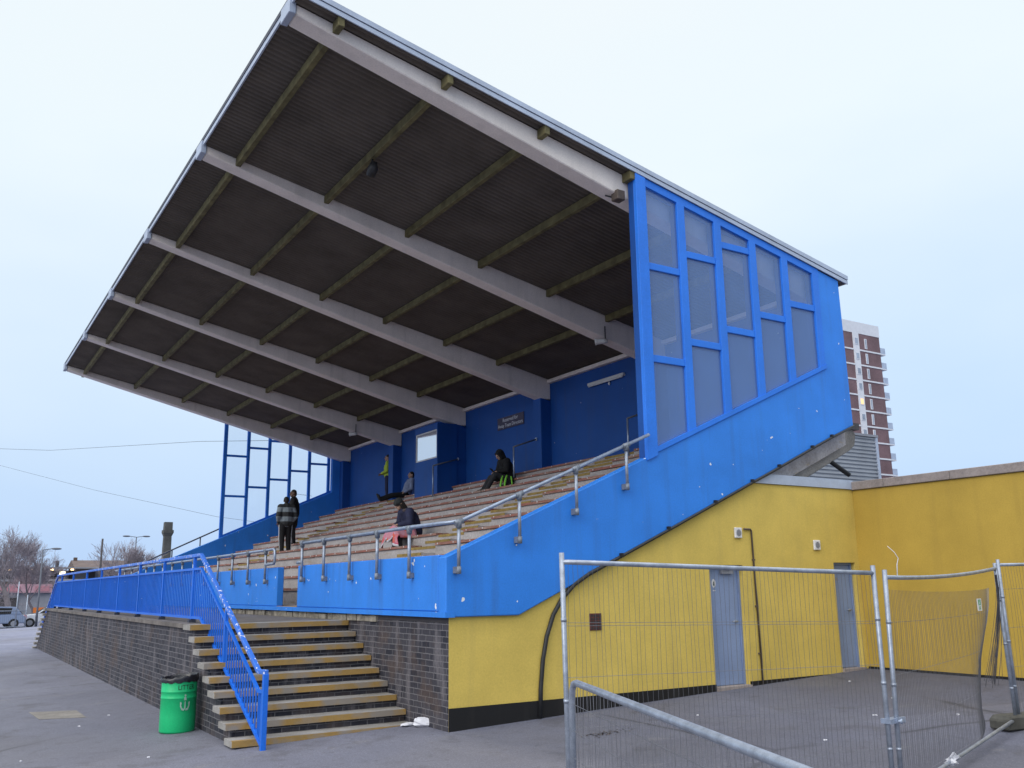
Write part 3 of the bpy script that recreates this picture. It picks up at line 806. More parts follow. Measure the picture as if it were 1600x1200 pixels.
for z in (.6, 1.3, 2.0): MB().box(5.335, 5.385, YW-.03, YW-.001, z-.012, z+.012).build('clip', 'brown_pipe', t)

# ------------------------------------------------------------------ litter bin
bx, by = -2.53, 2.86; bz = gz(bx, by); r0 = .225
t = thing('litter_bin', 'green round litter bin lined with a black bag against the brick wall', 'bin', (bx, by, bz))
prof = [(.0, .965), (.02, .99), (.2, 1.), (.42, .995), (.425, 1.012), (.435, 1.012), (.44, .995), (.50, .995), (.505, 1.012), (.515, 1.012), (.52, .995), (.64, 1.0)]
N = 40
m = MB()
for (h, k) in prof:
    for j in range(N): m.v.append((bx+r0*k*cos(2*pi*j/N), by+r0*k*sin(2*pi*j/N), bz+h))
for i in range(len(prof)-1):
    for j in range(N):
        m.f.append((i*N+j, i*N+(j+1) % N, (i+1)*N+(j+1) % N, (i+1)*N+j)); m.mi.append(0); m.sm.append(True)
m.f.append(tuple(reversed(range(N)))); m.mi.append(0); m.sm.append(False)
m.build('body', 'bin_green', t)
m = MB(); rr = random.Random(5); pr = [(.625, 1.04), (.65, 1.045), (.68, 1.05), (.695, 1.03), (.70, .98), (.68, .94), (.55, .9)]
jit = [rr.uniform(-1, 1) for _ in range(N)]
for i, (h, k) in enumerate(pr):
    for j in range(N):
        q = k+.018*sin(j*2.1+i)+.01*jit[(j+i) % N]; m.v.append((bx+r0*q*cos(2*pi*j/N), by+r0*q*sin(2*pi*j/N), bz+h+.012*jit[j]*(1 if i in (0, 3, 4) else .3)+(.02*cos(2*pi*j/N) if i > 2 else 0)))
for i in range(len(pr)-1):
    for j in range(N):
        m.f.append((i*N+j, i*N+(j+1) % N, (i+1)*N+(j+1) % N, (i+1)*N+j)); m.mi.append(0); m.sm.append(True)
m.f.append(tuple((len(pr)-1)*N+j for j in range(N))); m.mi.append(0); m.sm.append(False)
m.build('bin_liner', 'bin_liner', t)
# lettering and the tidy figure, wrapped on the drum
angc = math.atan2(-.92, -.15)           # where the emblem faces
def wrap(me_o, ang, z):
    for v in me_o.data.vertices:
        a = ang+v.co.x*.85/r0; rad = r0*1.016+max(0, v.co.z)
        v.co = Vector((bx+rad*cos(a), by+rad*sin(a), z+v.co.y))-Vector(t['_o'])
z_o = thing('x', 'x', 'x'); z_o['_o'] = [0, 0, 0]
o = text_mesh('bin_lettering', 'LITTER', 'text_dark', .085, z_o, Matrix(), extrude=.001); o.parent = t; wrap(o, angc+.35, bz+.565)
m = MB()
for s_ in (-1, 1):
    pts = [(s_*.012, -.06), (s_*.04, -.05), (s_*.055, -.02), (s_*.05, .012), (s_*.062, .03), (s_*.075, .02), (s_*.072, -.03), (s_*.05, -.075), (s_*.012, -.085)]
    m.prism(pts, 'z', 0, .0015)
m.prism([(-.008, -.07), (.008, -.07), (.008, .03), (-.008, .03)], 'z', 0, .0015)
m.prism([(.014*cos(a*pi/5), .105+.014*sin(a*pi/5)) for a in range(10)], 'z', 0, .0015)
m.prism([(-.02, .045), (.02, .045), (.012, .088), (-.012, .088)], 'z', 0, .0015)
o = m.build('bin_emblem', 'emblem_pale', z_o); o.parent = t; wrap(o, angc+.3, bz+.36)
D.objects.remove(z_o)

# ------------------------------------------------------------------ crumpled packet and litter
rr = random.Random(21)
def crumple(c, sx, sy, sz, n=7, rot=0., amp=.25):
    m = MB(); m.ell((0, 0, 0), sx, sy, sz, n*2, n); 
    out = []
    for x, y, z in m.v:
        k = 1+rr.uniform(-amp, amp); q = (abs(x/sx)**4+abs(y/sy)**4+abs(z/sz)**4+1e-6)**.25
        x, y, z = x/max(q, .3)*k, y/max(q, .3)*k, z/max(q, .3)*k
        out.append((c[0]+x*cos(rot)-y*sin(rot), c[1]+x*sin(rot)+y*cos(rot), c[2]+max(z, -sz*.98)))
    m.v = out; m.sm = [False]*len(m.sm); return m
o = crumple((.0, .66, gz(0, .66)+.05), .15, .085, .055, 8, -.55, .08).build('paper_packet', 'paper', org=(0, .66, gz(0, .66)))
tag(o, 'crumpled white paper packet on the ground at the foot of the stairs', 'packet')
o = crumple((-.15, .86, gz(-.15, .86)+.02), .11, .06, .018, 6, .5, .12).build('flat_paper', 'paper', org=(-.15, .86, gz(-.15, .86)))
tag(o, 'flattened white paper scrap between the packet and the bottom stair', 'paper scrap')
lit = [(4.178, -2.834), (4.819, -3.487), (2.798, -1.284), (6.4, -.745), (-2.989, 5.217), (-4.4, 2.1), (-3.5, 4.4), (2.6, -3.4), (-3.2, 1.2), (5.4, -2.2)]
for (x, y) in lit:
    o = crumple((x, y, gz(x, y)+.006), rr.uniform(.012, .03), rr.uniform(.01, .02), .007, 4, rr.uniform(0, 3), .3).build('litter_scrap', 'paper', org=(x, y, gz(x, y)))
    tag(o, 'tiny white scrap of litter lying on the asphalt', 'litter', 'tiny litter scraps on the asphalt')
m = MB()
for i in range(60):
    x = 1.28+rr.gauss(0, .16); y = -1.40+rr.gauss(0, .06); z = gz(x, y); a = rr.uniform(0, pi); s_ = rr.uniform(.012, .03)
    m.quad([(x+s_*cos(a), y+s_*sin(a), z+.004), (x-.5*s_*sin(a), y+.5*s_*cos(a), z+.012), (x-s_*cos(a), y-s_*sin(a), z+.005), (x+.5*s_*sin(a), y-.5*s_*cos(a), z+.006)])
struct(m.build('leaf_debris', 'brown_pipe'), 'stuff')

# ------------------------------------------------------------------ temporary mesh fencing
FG = 'temporary mesh fence panels in the yard'
def fence(label, A, Bp, zA, zB, gA, gB, sag=0., vs=.04, hz=(.2, .52, .85, 1.17, 1.5), mesh_top=None, torn=False, r=.019, leanA=(0, 0), leanB=(0, 0), bot=True, group=FG):
    """A, Bp: plan ends; zA, zB: top heights; gA, gB: bottom heights"""
    A = Vector((*A, 0)); Bv = Vector((*Bp, 0)); T = Bv-A; L = T.length
    t = thing('mesh_fence', label, 'fence', (A.x, A.y, gA), group)
    def at_(u, f):       # u along 0..1, f 0 bottom..1 top
        p = A+T*u; z0 = gA+(gB-gA)*u; z1 = zA+(zB-zA)*u-sag*4*u*(1-u)*f
        lx = (leanA[0]*(1-u)+leanB[0]*u)*(1-f); ly = (leanA[1]*(1-u)+leanB[1]*u)*(1-f)
        return Vector((p.x+lx, p.y+ly, z0+(z1-z0)*f))
    for u in (0, 1):
        a, b_ = at_(u, -.0), at_(u, 1.0)
        o = MB().tube([a-Vector((0, 0, .0)), (a+b_)/2, b_+Vector((0, 0, .035))], r, 10).build('post', 'galvanised', t)
        for f in (.22, .5, .78): q = at_(u, f); MB().tube([q-Vector((0, 0, .012)), q+Vector((0, 0, .012))], r*1.12, 10).build('mesh_clip', 'galvanised', o)
    MB().tube([at_(k/8, .985) for k in range(9)], r*.95, 10).build('top_rail', 'galvanised', t)
    if bot: MB().tube([at_(k/4, .03) for k in range(5)], r*.95, 10).build('bottom_rail', 'galvanised', t)
    m = MB(); n = int(L/vs); rr = random.Random(int(L*1000)); wr = .00145
    top = .985 if mesh_top is None else mesh_top
    def warp(u, f):
        p = at_(u, f); nrm = Vector((-T.y, T.x, 0))/L
        if torn:
            k = max(0, u-.62)/.38; pull = k*k*(.10+.16*(1-abs(2*f-1)))
            p = p-T*(pull*.9)+nrm*(.25*k*(1-f)*sin(3*f+1)); p.z -= .12*u*f
        return p+nrm*((.004 if torn else .010)*sin(u*(9 if torn else 23)+f*5))
    for j in range(1, n):
        u = j/n; pts = [warp(u+.0035*sin(j*1.7)*sin(pi*f*2.2), f) for f in [.03+(top-.03)*q/8 for q in range(9)]]
        m.tube(pts, wr, 3, cap=False)
    H = (zA+zB-gA-gB)/2
    for h in hz:
        f = h/H
        if f < 1: m.tube([warp(k/24, f) for k in range(25)], wr*1.15, 3, cap=False)
    m.build('wire_mesh', 'wire', t)
    return t, at_
F1A, F1B = (-1.73, -4.86), (.93, -5.43)
F1, at1 = fence('tall mesh fence panel in front of the nearer grey door', F1A, F1B, 1.835, 1.735, gz(*F1A)+.03, gz(*F1B)+.03, hz=(.10, .42, .75, 1.07, 1.40, 1.42), leanA=(.06, .05))
F2A, F2B = (1.02, -5.47), (4.36, -4.42)
F2, at2 = fence('mesh fence panel with torn sagging wire in front of the ochre wall', F2A, F2B, 1.70, 1.79, gz(*F2A)+.03, gz(*F2B)+.06, sag=.035, vs=.035, hz=(.1, .5, .9, 1.3), mesh_top=.93, torn=True, leanA=(-.02, .02), leanB=(.04, .0))
F3A, F3B = (4.46, -4.40), (7.35, -4.75)
F3, at3 = fence('mesh fence panel at the right edge of the yard', F3A, F3B, 1.83, 1.86, gz(*F3A)+.06, gz(*F3B)+.06, vs=.05, hz=(.2, .55, .95, 1.35), leanA=(.04, 0))
# twisted bundle of torn mesh
t = thing('mesh_bundle', 'twisted bundle of torn dark netting hanging at the post beside the small sign', 'netting', (4.2, -4.43, .5))
m = MB(); rr = random.Random(9)
for i in range(26):
    p = []
    o1, o2, o3 = rr.gauss(0, 1), rr.gauss(0, 1), rr.gauss(0, 1)
    for q in range(9):
        f = q/8; sp = .012+.05*f*f
        base = Vector((4.33-.04*f-.42*f*f, -4.44-.1*f*f, 1.70-1.08*f))
        p.append(base+Vector((o1*sp+.02*sin(6*f+o2), o2*sp*.6, .03*o3*f)))
    m.tube(p, .0022, 3, cap=False)
m.build('netting', 'net', t)
# little safety sign tied to the mesh
p = at2(.735, .79); tv = (Vector((*F2B, 0))-Vector((*F2A, 0))).normalized(); nv = Vector((tv.y, -tv.x, 0))
t = thing('safety_sign', 'small white and green sign tied to the sagging mesh panel', 'sign', tuple(p))
Ms = Matrix(((tv.x, 0, nv.x, p.x+nv.x*.03), (tv.y, 0, nv.y, p.y+nv.y*.03), (0, 1, 0, p.z), (0, 0, 0, 1)))
def placed(m): m.v = [tuple(Ms @ Vector(v)) for v in m.v]; return m
placed(MB().box(-.075, .075, -.06, .06, -.002, .002)).build('plate', 'white_plastic', t)
m = MB().box(-.042, .042, -.005, .05, .0022, .0032); m.box(-.035, .035, -.045, -.035, .0022, .0032); m.box(-.03, .03, -.028, -.018, .0022, .0032)
placed(m).build('pictogram', 'sign_green', t)
m = MB().box(-.008, .008, .002, .03, .0034, .0042); m.ell((0, .038, .0036), .007, .007, .001, 8, 4); placed(m).build('figure', 'text_white', t)
# clamp joining two panels, cable ties
t = thing('fence_clamp', 'bolted steel clamp joining two fence posts', 'clamp', (.98, -5.45, .6))
m = MB().box(.89, 1.07, -5.49, -5.40, .565, .60); m.tube([(.98, -5.52, .58), (.98, -5.37, .58)], .012, 8); m.ell((.98, -5.52, .582), .02, .012, .02, 8, 6); m.box(.955, 1.06, -5.50, -5.485, .57, .61)
m.build('clamp', 'galv_rail', t)
o = MB().tube([(1.32, -5.37, 1.69), (1.33, -5.37, 1.78), (1.34, -5.38, 1.83), (1.31, -5.37, 1.88), (1.24, -5.36, 1.93)], [.004, .004, .003, .003, .002], 5).build('cable_tie', 'paper', org=(1.32, -5.37, 1.7))
tag(o, 'loose pale cable tie sticking up from the sagging fence rail', 'cable tie')
q = at2(.36, .03); o = crumple((q.x, q.y, q.z+.0), .09, .035, .03, 6, .3, .5)
for i in range(6): o.tube([(q.x+.02*i-.06, q.y, q.z+.02), (q.x+.02*i-.04, q.y-.03, q.z+.06+.02*sin(i)), (q.x+.02*i, q.y-.02, q.z+.02)], .004, 4)
o = o.build('plastic_tie', 'paper', org=tuple(q)); tag(o, 'tangle of white plastic ties on the low fence rail', 'plastic tie')
# concrete foot
def foot(x, y, ang, label):
    z = gz(x, y); m = MB(); c, s_ = cos(ang), sin(ang)
    prof = [(-.36, 0), (.36, 0), (.36, .10), (.30, .14), (-.30, .14), (-.36, .10)]
    m.prism(prof, 'y', -.12, .12)
    m.v = [(x+a*c-b_*s_, y+a*s_+b_*c, z+h) for a, b_, h in m.v]
    o = m.build('foot_block', 'foot_block', F2); bevel(o, .015)
foot(4.55, -4.40, -.15, 'dark concrete fence foot under the right-hand post of the sagging panel')
# low barrier panel close to the camera with rounded corners
b0, b1 = Vector((-1.88, -5.15, 0)), Vector((-3.42, -9.08, 0)); T = b1-b0; L = T.length; tn = T/L
t = thing('mesh_fence', 'low mesh barrier with thick rounded top rail, nearest to the camera', 'fence', tuple(b0+Vector((0, 0, gz(b0.x, b0.y)))), FG)
zt = 1.03; g0_ = gz(b0.x, b0.y)+.05; g1_ = gz(b1.x, b1.y)+.05
fr = [b0+Vector((0.0, 0, g0_)), b0+Vector((0, 0, zt-.14)), b0+tn*.02+Vector((0, 0, zt-.055)), b0+tn*.065+Vector((0, 0, zt-.012)), b0+tn*.14+Vector((0, 0, zt)), b1-tn*.14+Vector((0, 0, zt)), b1-tn*.02+Vector((0, 0, zt-.055)), b1+Vector((0, 0, zt-.14)), b1+Vector((0, 0, g1_))]
MB().tube(fr, .0215, 12).build('tube_frame', 'galvanised', t)
MB().tube([fr[0]+tn*.001+Vector((0, 0, .02)), fr[-1]+Vector((0, 0, .02))], .02, 10).build('bottom_rail', 'galvanised', t)
m = MB(); zz = zt-.14
while zz > .0: m.tube([b0+Vector((0, 0, zz)), b1+Vector((0, 0, zz))], .0024, 4, cap=False); zz -= .165
rr = random.Random(4); n = int(L/.075)
for j in range(1, n):
    p = b0+T*(j/n); bx_ = .025*sin(j*1.3) if j < 9 else .006*sin(j)
    m.tube([p+Vector((0, 0, zt-.01)), p+tn*bx_+Vector((0, 0, .75)), p-tn*bx_*.6+Vector((0, 0, .4)), p+Vector((0, 0, g0_+.02))], .0016, 3, cap=False)
m.build('wire_mesh', 'wire', t)

# ------------------------------------------------------------------ people
def remesh(m, name, mat, vox, parent, smooth=2):
    o = m.build(name, mat, parent)
    md = o.modifiers.new('r', 'REMESH'); md.mode = 'VOXEL'; md.voxel_size = vox; md.use_smooth_shade = True
    if smooth: ms = o.modifiers.new('s', 'SMOOTH'); ms.iterations = smooth; ms.factor = .5
    bpy.context.view_layer.update()
    me = D.meshes.new_from_object(o.evaluated_get(bpy.context.evaluated_depsgraph_get()))
    o.modifiers.clear(); old = o.data; o.data = me; me.name = name; D.meshes.remove(old)
    return o

def person(label, loc, heading, J, mats, hands='curl'):
    """J: joints in a local frame (right, forward, up); heading: world direction of forward"""
    f = Vector((heading[0], heading[1], 0)).normalized(); r = Vector((f.y, -f.x, 0)); L0 = Vector(loc)
    W = lambda p: L0+r*p[0]+f*p[1]+Vector((0, 0, p[2]))
    Rm = Matrix(((r.x, f.x, 0), (r.y, f.y, 0), (0, 0, 1)))
    root = thing('person', label, 'person', loc)
    hd, nk, ch, pv = (Vector(J[k]) for k in ('head', 'neck', 'chest', 'pelvis'))
    ax = Vector(J.get('face', (0, 1, -.1))).normalized()          # where the face looks (local)
    up = (hd-nk).normalized(); sd = ax.cross(up).normalized(); up = sd.cross(ax).normalized()
    Hm = Rm @ Matrix(((sd.x, ax.x, up.x), (sd.y, ax.y, up.y), (sd.z, ax.z, up.z)))
    hp = lambda x, y, z: W(hd)+Hm @ Vector((x, y, z))
    m = MB()
    m.ell(hp(0, -.01, .02), .074, .094, .098, 16, 12, Hm); m.cap(hp(0, .035, -.045), hp(0, .06, -.075), .052, .034)
    m.cap(hp(0, .085, .015), hp(0, .108, -.022), .012, .016); m.cap(hp(-.022, .082, -.055), hp(.022, .082, -.055), .012, .012)
    for s_ in (-1, 1):
        m.ell(hp(s_*.077, -.012, .0), .012, .022, .032, 8, 6, Hm); m.cap(hp(s_*.018, .084, .035), hp(s_*.045, .074, .035), .012, .010)
    m.cap(W(nk-(hd-nk)*.2), hp(0, -.015, -.05), .056, .052)
    m.cap(W(ch), W(nk-Vector((0, 0, .05))), .125, .085); m.cap(W(pv), W(ch), .125, .13)
    arms = {}
    for s_, q in ((-1, 'L'), (1, 'R')):
        sh, el, wr = (Vector(J[k+q]) for k in ('sh', 'el', 'wr')); hip, kn, an = (Vector(J[k+q]) for k in ('hip', 'kn', 'an'))
        m.cap(W((ch+nk)/2), W(sh), .08, .062); m.cap(W(sh), W(el), .052, .042); m.cap(W(el), W(wr), .042, .028)
        d = (wr-el).normalized(); hdv = Vector(J.get('hand'+q, d)).normalized(); side = hdv.cross(Vector((0, 0, 1)))
        side = side.normalized() if side.length > .2 else Vector((0, 1, 0)); pn = side.cross(hdv).normalized()
        pc = wr+hdv*.055
        m.cap(W(wr), W(pc), .027, .034); m.cap(W(pc-side*.022), W(pc+side*.022+hdv*.01), .022, .022)
        for i in range(4):
            b0_ = wr+hdv*.085+side*(-.030+.020*i); ln = (.066, .078, .074, .058)[i]; cu = .35+.1*i
            k1 = b0_+(hdv*cos(cu*.5)-pn*sin(cu*.5))*ln*.5; k2 = k1+(hdv*cos(cu*1.6)-pn*sin(cu*1.6))*ln*.5
            m.cap(W(b0_-hdv*.02), W(k1), .0095, .009, 8); m.cap(W(k1), W(k2), .009, .0075, 8)
        t0 = wr+hdv*.03-side*.028; t1 = t0+(hdv*.6-side*.7-pn*.2)*.045; t2 = t1+(hdv*.9-side*.2-pn*.35)*.034
        m.cap(W(t0), W(t1), .0125, .011, 8); m.cap(W(t1), W(t2), .0105, .0085, 8)
        m.cap(W(pv), W(hip), .11, .098); m.cap(W(hip), W(kn), .082, .056); m.cap(W(kn), W(an), .054, .036)
        tt = Vector(J.get('toe'+q, (an.x, an.y+.17, an.z-.04))); m.cap(W(an), W(tt), .034, .026)
    remesh(m, 'body', mats['skin'], .0105, root, 1)
    # eyes
    for s_ in (-1, 1): MB().ell(hp(s_*.031, .082, .018), .011, .007, .008, 8, 6, Hm).build('eye', 'dark_metal', root)
    # clothing
    j = MB(); jl = J.get('hem', .0); ty = J.get('bulk', 0.)
    j.cap(W(ch), W(nk-Vector((0, 0, .045))), .165+ty, .105+ty); j.cap(W(pv+(ch-pv)*.12), W(ch), .165+ty, .168+ty)
    if jl: 
        for q in 'LR': j.cap(W(Vector(J['hip'+q])+Vector((0, 0, .05))), W(Vector(J['hip'+q])*(1-jl)+Vector(J['kn'+q])*jl), .125+ty, .115+ty)
    for q in 'LR':
        sh, el, wr = (Vector(J[k+q]) for k in ('sh', 'el', 'wr'))
        j.cap(W((ch+nk)/2), W(sh), .12+ty, .085+ty*.6); j.cap(W(sh), W(el), .078+ty*.6, .064+ty*.6); j.cap(W(el), W(wr-(wr-el)*.06), .062+ty*.6, .046+ty*.4)
    j.cap(W(nk-Vector((0, 0, .06))), W(nk+(hd-nk)*.12), .085+ty, .066+ty*.5)
    remesh(j, 'jacket', mats['jacket'], .016, root)
    tr = MB()
    for q in 'LR':
        hip, kn, an = (Vector(J[k+q]) for k in ('hip', 'kn', 'an'))
        tr.cap(W(pv), W(hip), .138, .115); tr.cap(W(hip), W(kn), .104, .078); tr.cap(W(kn), W(an+(kn-an)*.06), .077, .062)
    remesh(tr, 'trousers', mats['trousers'], .016, root)
    for q in 'LR':
        an = Vector(J['an'+q]); tt = Vector(J.get('toe'+q, (an.x, an.y+.17, an.z-.04))); d = (tt-an); d2 = Vector((0, d.y, 0)).normalized() if abs(d.y) > .02 else d.normalized()
        sh_ = MB().cap(W(an-Vector((0, .01, .0))), W(an+d*.25), .05, .048); sh_.cap(W(an+d*.2), W(tt), .046, .036); sh_.cap(W(an+Vector((0, -.035, -.03)) if abs(d.z) < .1 else an), W(tt), .036, .034)
        remesh(sh_, 'shoe', mats['shoe'], .013, root)
    hk = mats.get('head', 'hair')
    h = MB()
    if hk == 'hair':
        h.ell(hp(0, -.022, .038), .081, .094, .092, 16, 12, Hm); h.cap(hp(0, -.06, .0), hp(0, -.062, -.05), .06, .045)
        remesh(h, 'hair', mats.get('hair', 'hair_dark'), .012, root)
    elif hk == 'hat':
        h.ell(hp(0, -.012, .048), .094, .112, .098, 16, 12, Hm); h.cap(hp(-.05, .06, .055), hp(.05, .06, .055), .035, .035)
        remesh(h, 'woolly_hat', 'knit_dark', .012, root)
        g2 = MB(); g2.cap(hp(.03, -.055, .0), hp(.05, -.06, -.16), .062, .05); g2.cap(hp(-.03, -.055, .0), hp(-.05, -.06, -.16), .062, .05); g2.cap(hp(.066, -.0, -.02), hp(.07, .0, -.15), .032, .03); g2.cap(hp(-.066, 0, -.02), hp(-.07, 0, -.15), .032, .03)
        remesh(g2, 'hair', 'hair_dark', .012, root)
    elif hk == 'hood':
        h.ell(hp(0, -.045, .03), .105, .115, .12, 16, 12, Hm); h.cap(hp(0, -.06, 0), W(nk-Vector((0, .03, .03))), .10, .10); h.cap(hp(-.055, .03, .075), hp(.055, .03, .075), .042, .042)
        for s_ in (-1, 1): h.cap(hp(s_*.078, .02, .06), hp(s_*.06, .03, -.09), .036, .045)
        remesh(h, 'hood', mats['jacket'], .013, root)
    return root, W, hp

def standing(head_turn=(0, 1, -.05), arm='down', s=1.):
    J = dict(head=(0, .03, 1.585), neck=(0, 0, 1.44), chest=(0, 0, 1.24), pelvis=(0, -.01, .93), face=head_turn)
    for s_, q in ((-1, 'L'), (1, 'R')):
        J['sh'+q] = (s_*.185, -.01, 1.385); J['hip'+q] = (s_*.085, 0, .87); J['kn'+q] = (s_*.095, .02, .47); J['an'+q] = (s_*.10, -.02, .075); J['toe'+q] = (s_*.125, .14, .035)
        if arm == 'down': J['el'+q] = (s_*.25, -.05, 1.10); J['wr'+q] = (s_*.235, .06, .88)
        elif arm == 'front': J['el'+q] = (s_*.26, -.01, 1.10); J['wr'+q] = (s_*.10, .22, 1.03)
        else: J['el'+q] = (s_*.27, -.07, 1.11); J['wr'+q] = (s_*.19, .10, .93)
    return {k: tuple(c*s for c in v) if k != 'face' else v for k, v in J.items()}
m1 = dict(skin='skin_dark', jacket='striped_jacket', trousers='cloth_black', shoe='rubber')
J = standing((.25, .95, .12), 'pocket', .985); J['bulk'] = .028
man1, W1, _ = person('standing person seen from behind in a grey and dark striped jacket and black tracksuit trousers', (3.42, 16.7, zk(5)), (-.05, 1), J, m1)
for q in (-1, 1):
    MB().tube([W1((q*.205, .0, .84)), W1((q*.19, .02, .46)), W1((q*.165, -.02, .1))], .012, 6).build('trouser_stripe', 'text_white', man1)
J = standing((-.35, .95, -.12), 'front', 1.03); J['hem'] = .55; J['bulk'] = .01
m2 = dict(skin='skin_dark', jacket='cloth_black', trousers='cloth_charcoal', shoe='rubber')
man2, W2, _ = person('tall standing person in a long black coat, turned sideways behind the striped jacket', (4.02, 17.8, zk(6)), (-.85, .5), J, m2)
for q in (-1, 1):
    MB().tube([W2((q*.19, .0, .6)), W2((q*.19, .02, .46)), W2((q*.165, -.02, .1))], .009, 6).build('trouser_stripe', 'text_white', man2)

def seated(lean=.12, face=(0, .9, -.45), step=.267, kf=.45, af=.42):
    J = dict(pelvis=(0, 0, .13), chest=(0, lean*.8, .43), neck=(0, lean*1.7, .61), head=(0, lean*2.5+.02, .735), face=face)
    for s_, q in ((-1, 'L'), (1, 'R')):
        J['sh'+q] = (s_*.175, lean*1.5, .565); J['el'+q] = (s_*.24, lean+.10, .33); J['wr'+q] = (s_*.09, lean+.28, .29); J['hand'+q] = (-s_*.5, .8, -.2)
        J['hip'+q] = (s_*.09, .05, .11); J['kn'+q] = (s_*.11, kf, .15+(.05 if q == 'L' else 0)); J['an'+q] = (s_*.11, af, -step+.075); J['toe'+q] = (s_*.125, af+.15, -step+.035)
    return J
J = seated(.15, (0, .8, -.6)); J['bulk'] = .03
wom, WW, hpw = person('seated person in a navy padded coat and dark woolly hat, bowed over a pink blanket', (3.42, 8.0, zk(5)), (-1, -.05), J, dict(skin='skin', jacket='cloth_navy', trousers='cloth_charcoal', shoe='rubber', head='hat'))
fm = MB(); nkp = Vector(J['neck'])
for a in range(12):
    w0 = -.4+a*(pi+.8)/11; w1 = -.4+(a+1)*(pi+.8)/11
    fm.cap(WW((.13*cos(w0), nkp.y-.02-.12*sin(w0), nkp.z-.01)), WW((.13*cos(w1), nkp.y-.02-.12*sin(w1), nkp.z-.01)), .042, .042, 8)
remesh(fm, 'fur_hood', 'fur_trim', .014, wom, 1)
# blanket over the lap with a scalloped pale hem
m = MB(); NU, NV = 26, 16
for i in range(NU+1):
    u = i/NU*2-1
    for k in range(NV+1):
        v = k/NV
        fold = .035*sin(u*9+1)+.02*sin(u*17)
        if v < .45: y = .10+.42*(v/.45); z = .245+.03*cos(u*4)-.03*abs(u)**3*2; x = u*.30
        else:
            q = (v-.45)/.55; y = .52+.085*sin(min(1, q*2.2)*pi/2)+fold*q; z = .245+.03*cos(u*4)-.06*abs(u)**3-.30*q**1.15*(1+.22*sin(u*8+.8)); x = u*(.30+.08*q)
        z += -.16*max(0, abs(u)-.72)/.28*(1 if v < .45 else .6)
        m.v.append(tuple(WW((x, y+.0, z))))
for i in range(NU):
    for k in range(NV):
        a = i*(NV+1)+k; m.f.append((a, a+1, a+NV+2, a+NV+1)); m.mi.append(1 if k == NV-1 else 0); m.sm.append(True)
bl = m.build('blanket', ['blanket_cloth', 'text_white'], org=tuple(WW((0, .3, .25))))
sd_ = bl.modifiers.new('t', 'SOLIDIFY'); sd_.thickness = .012
tag(bl, 'pink, red and orange blanket with a white hem draped over the seated lap', 'blanket')

J = seated(.11, (0, .75, -.65), kf=.50, af=.74); J['bulk'] = .025
hood, WH, _ = person('seated person in a black hooded top looking down at a phone, by the back wall', (7.22, 10.15, zk(11)), (-1, .05), J, dict(skin='skin', jacket='cloth_black', trousers='cloth_charcoal', shoe='foot_block', head='hood'))
p = WH((0, .52, .33)); o = MB().box(-.035, .035, -.07, .07, -.004, .004); o.k = 1; o.box(-.031, .031, -.06, .06, .0041, .005)
Mp = Matrix.Translation(p) @ Matrix.Rotation(math.radians(100), 4, 'Z') @ Matrix.Rotation(math.radians(35), 4, 'X'); o.v = [tuple(Mp @ Vector(v)) for v in o.v]
tag(o.build('phone', ['rubber', 'white_plastic'], org=tuple(p)), 'small pale-screened phone held in the hands of the hooded person', 'phone')
bp_ = Vector((6.86, 9.62, zk(10)))
t = thing('backpack', 'black backpack with lime green straps standing in front of the hooded person', 'bag', tuple(bp_))
m = MB(); m.cap(bp_+Vector((0, -.08, .13)), bp_+Vector((0, .08, .13)), .12, .12); m.cap(bp_+Vector((0, -.07, .30)), bp_+Vector((0, .07, .30)), .11, .11); m.cap(bp_+Vector((-.09, -.06, .13)), bp_+Vector((-.09, .06, .13)), .08, .08)
remesh(m, 'bag_body', 'cloth_black', .016, t)
for q in (-1, 1):
    b_ = bp_+Vector((-.01, 0, 0)); y = q*.1
    MB().tube([b_+Vector((-.10, y, .40)), b_+Vector((-.15, y-.02, .30)), b_+Vector((-.19, y-.03, .15)), b_+Vector((-.16, y-.05, .03))], [.02, .026, .026, .018], 8).build('strap', 'lime', t)
    MB().tube([b_+Vector((-.05, y*1.2-.10, .36)), b_+Vector((-.03, y-.13, .2)), b_+Vector((-.03, y-.13, .04))], .02, 8).build('strap', 'lime', t)

J = dict(pelvis=(0, 0, .12), chest=(0, -.10, .43), neck=(0, -.16, .62), head=(0, -.16, .76), face=(-.1, 1, .02))
for s_, q in ((-1, 'L'), (1, 'R')):
    J['sh'+q] = (s_*.18, -.14, .575); J['el'+q] = (s_*.25, -.10, .30); J['wr'+q] = (s_*.17, .12, .17); J['hip'+q] = (s_*.09, .06, .11); J['kn'+q] = (s_*.09, .48, .06+(.03 if q == 'R' else 0)); J['an'+q] = (s_*.06, .90, -.10+(.05 if q == 'R' else 0)); J['toe'+q] = (s_*.10, .97, .05+(.05 if q == 'R' else 0))
recl, _, _ = person('person in a light denim top leaning back with black-trousered legs stretched out', (7.68, 17.35, zk(12)), (-1, .12), J, dict(skin='skin', jacket='denim_light', trousers='cloth_black', shoe='rubber'))
J = standing((-.1, 1, 0), 'front', 1.0)
hiv, _, _ = person('person in a yellow high-visibility jacket standing half hidden beyond a blue pilaster', (7.9, 19.28, zk(12)), (-.8, .6), J, dict(skin='skin', jacket='hivis', trousers='cloth_navy', shoe='rubber'))

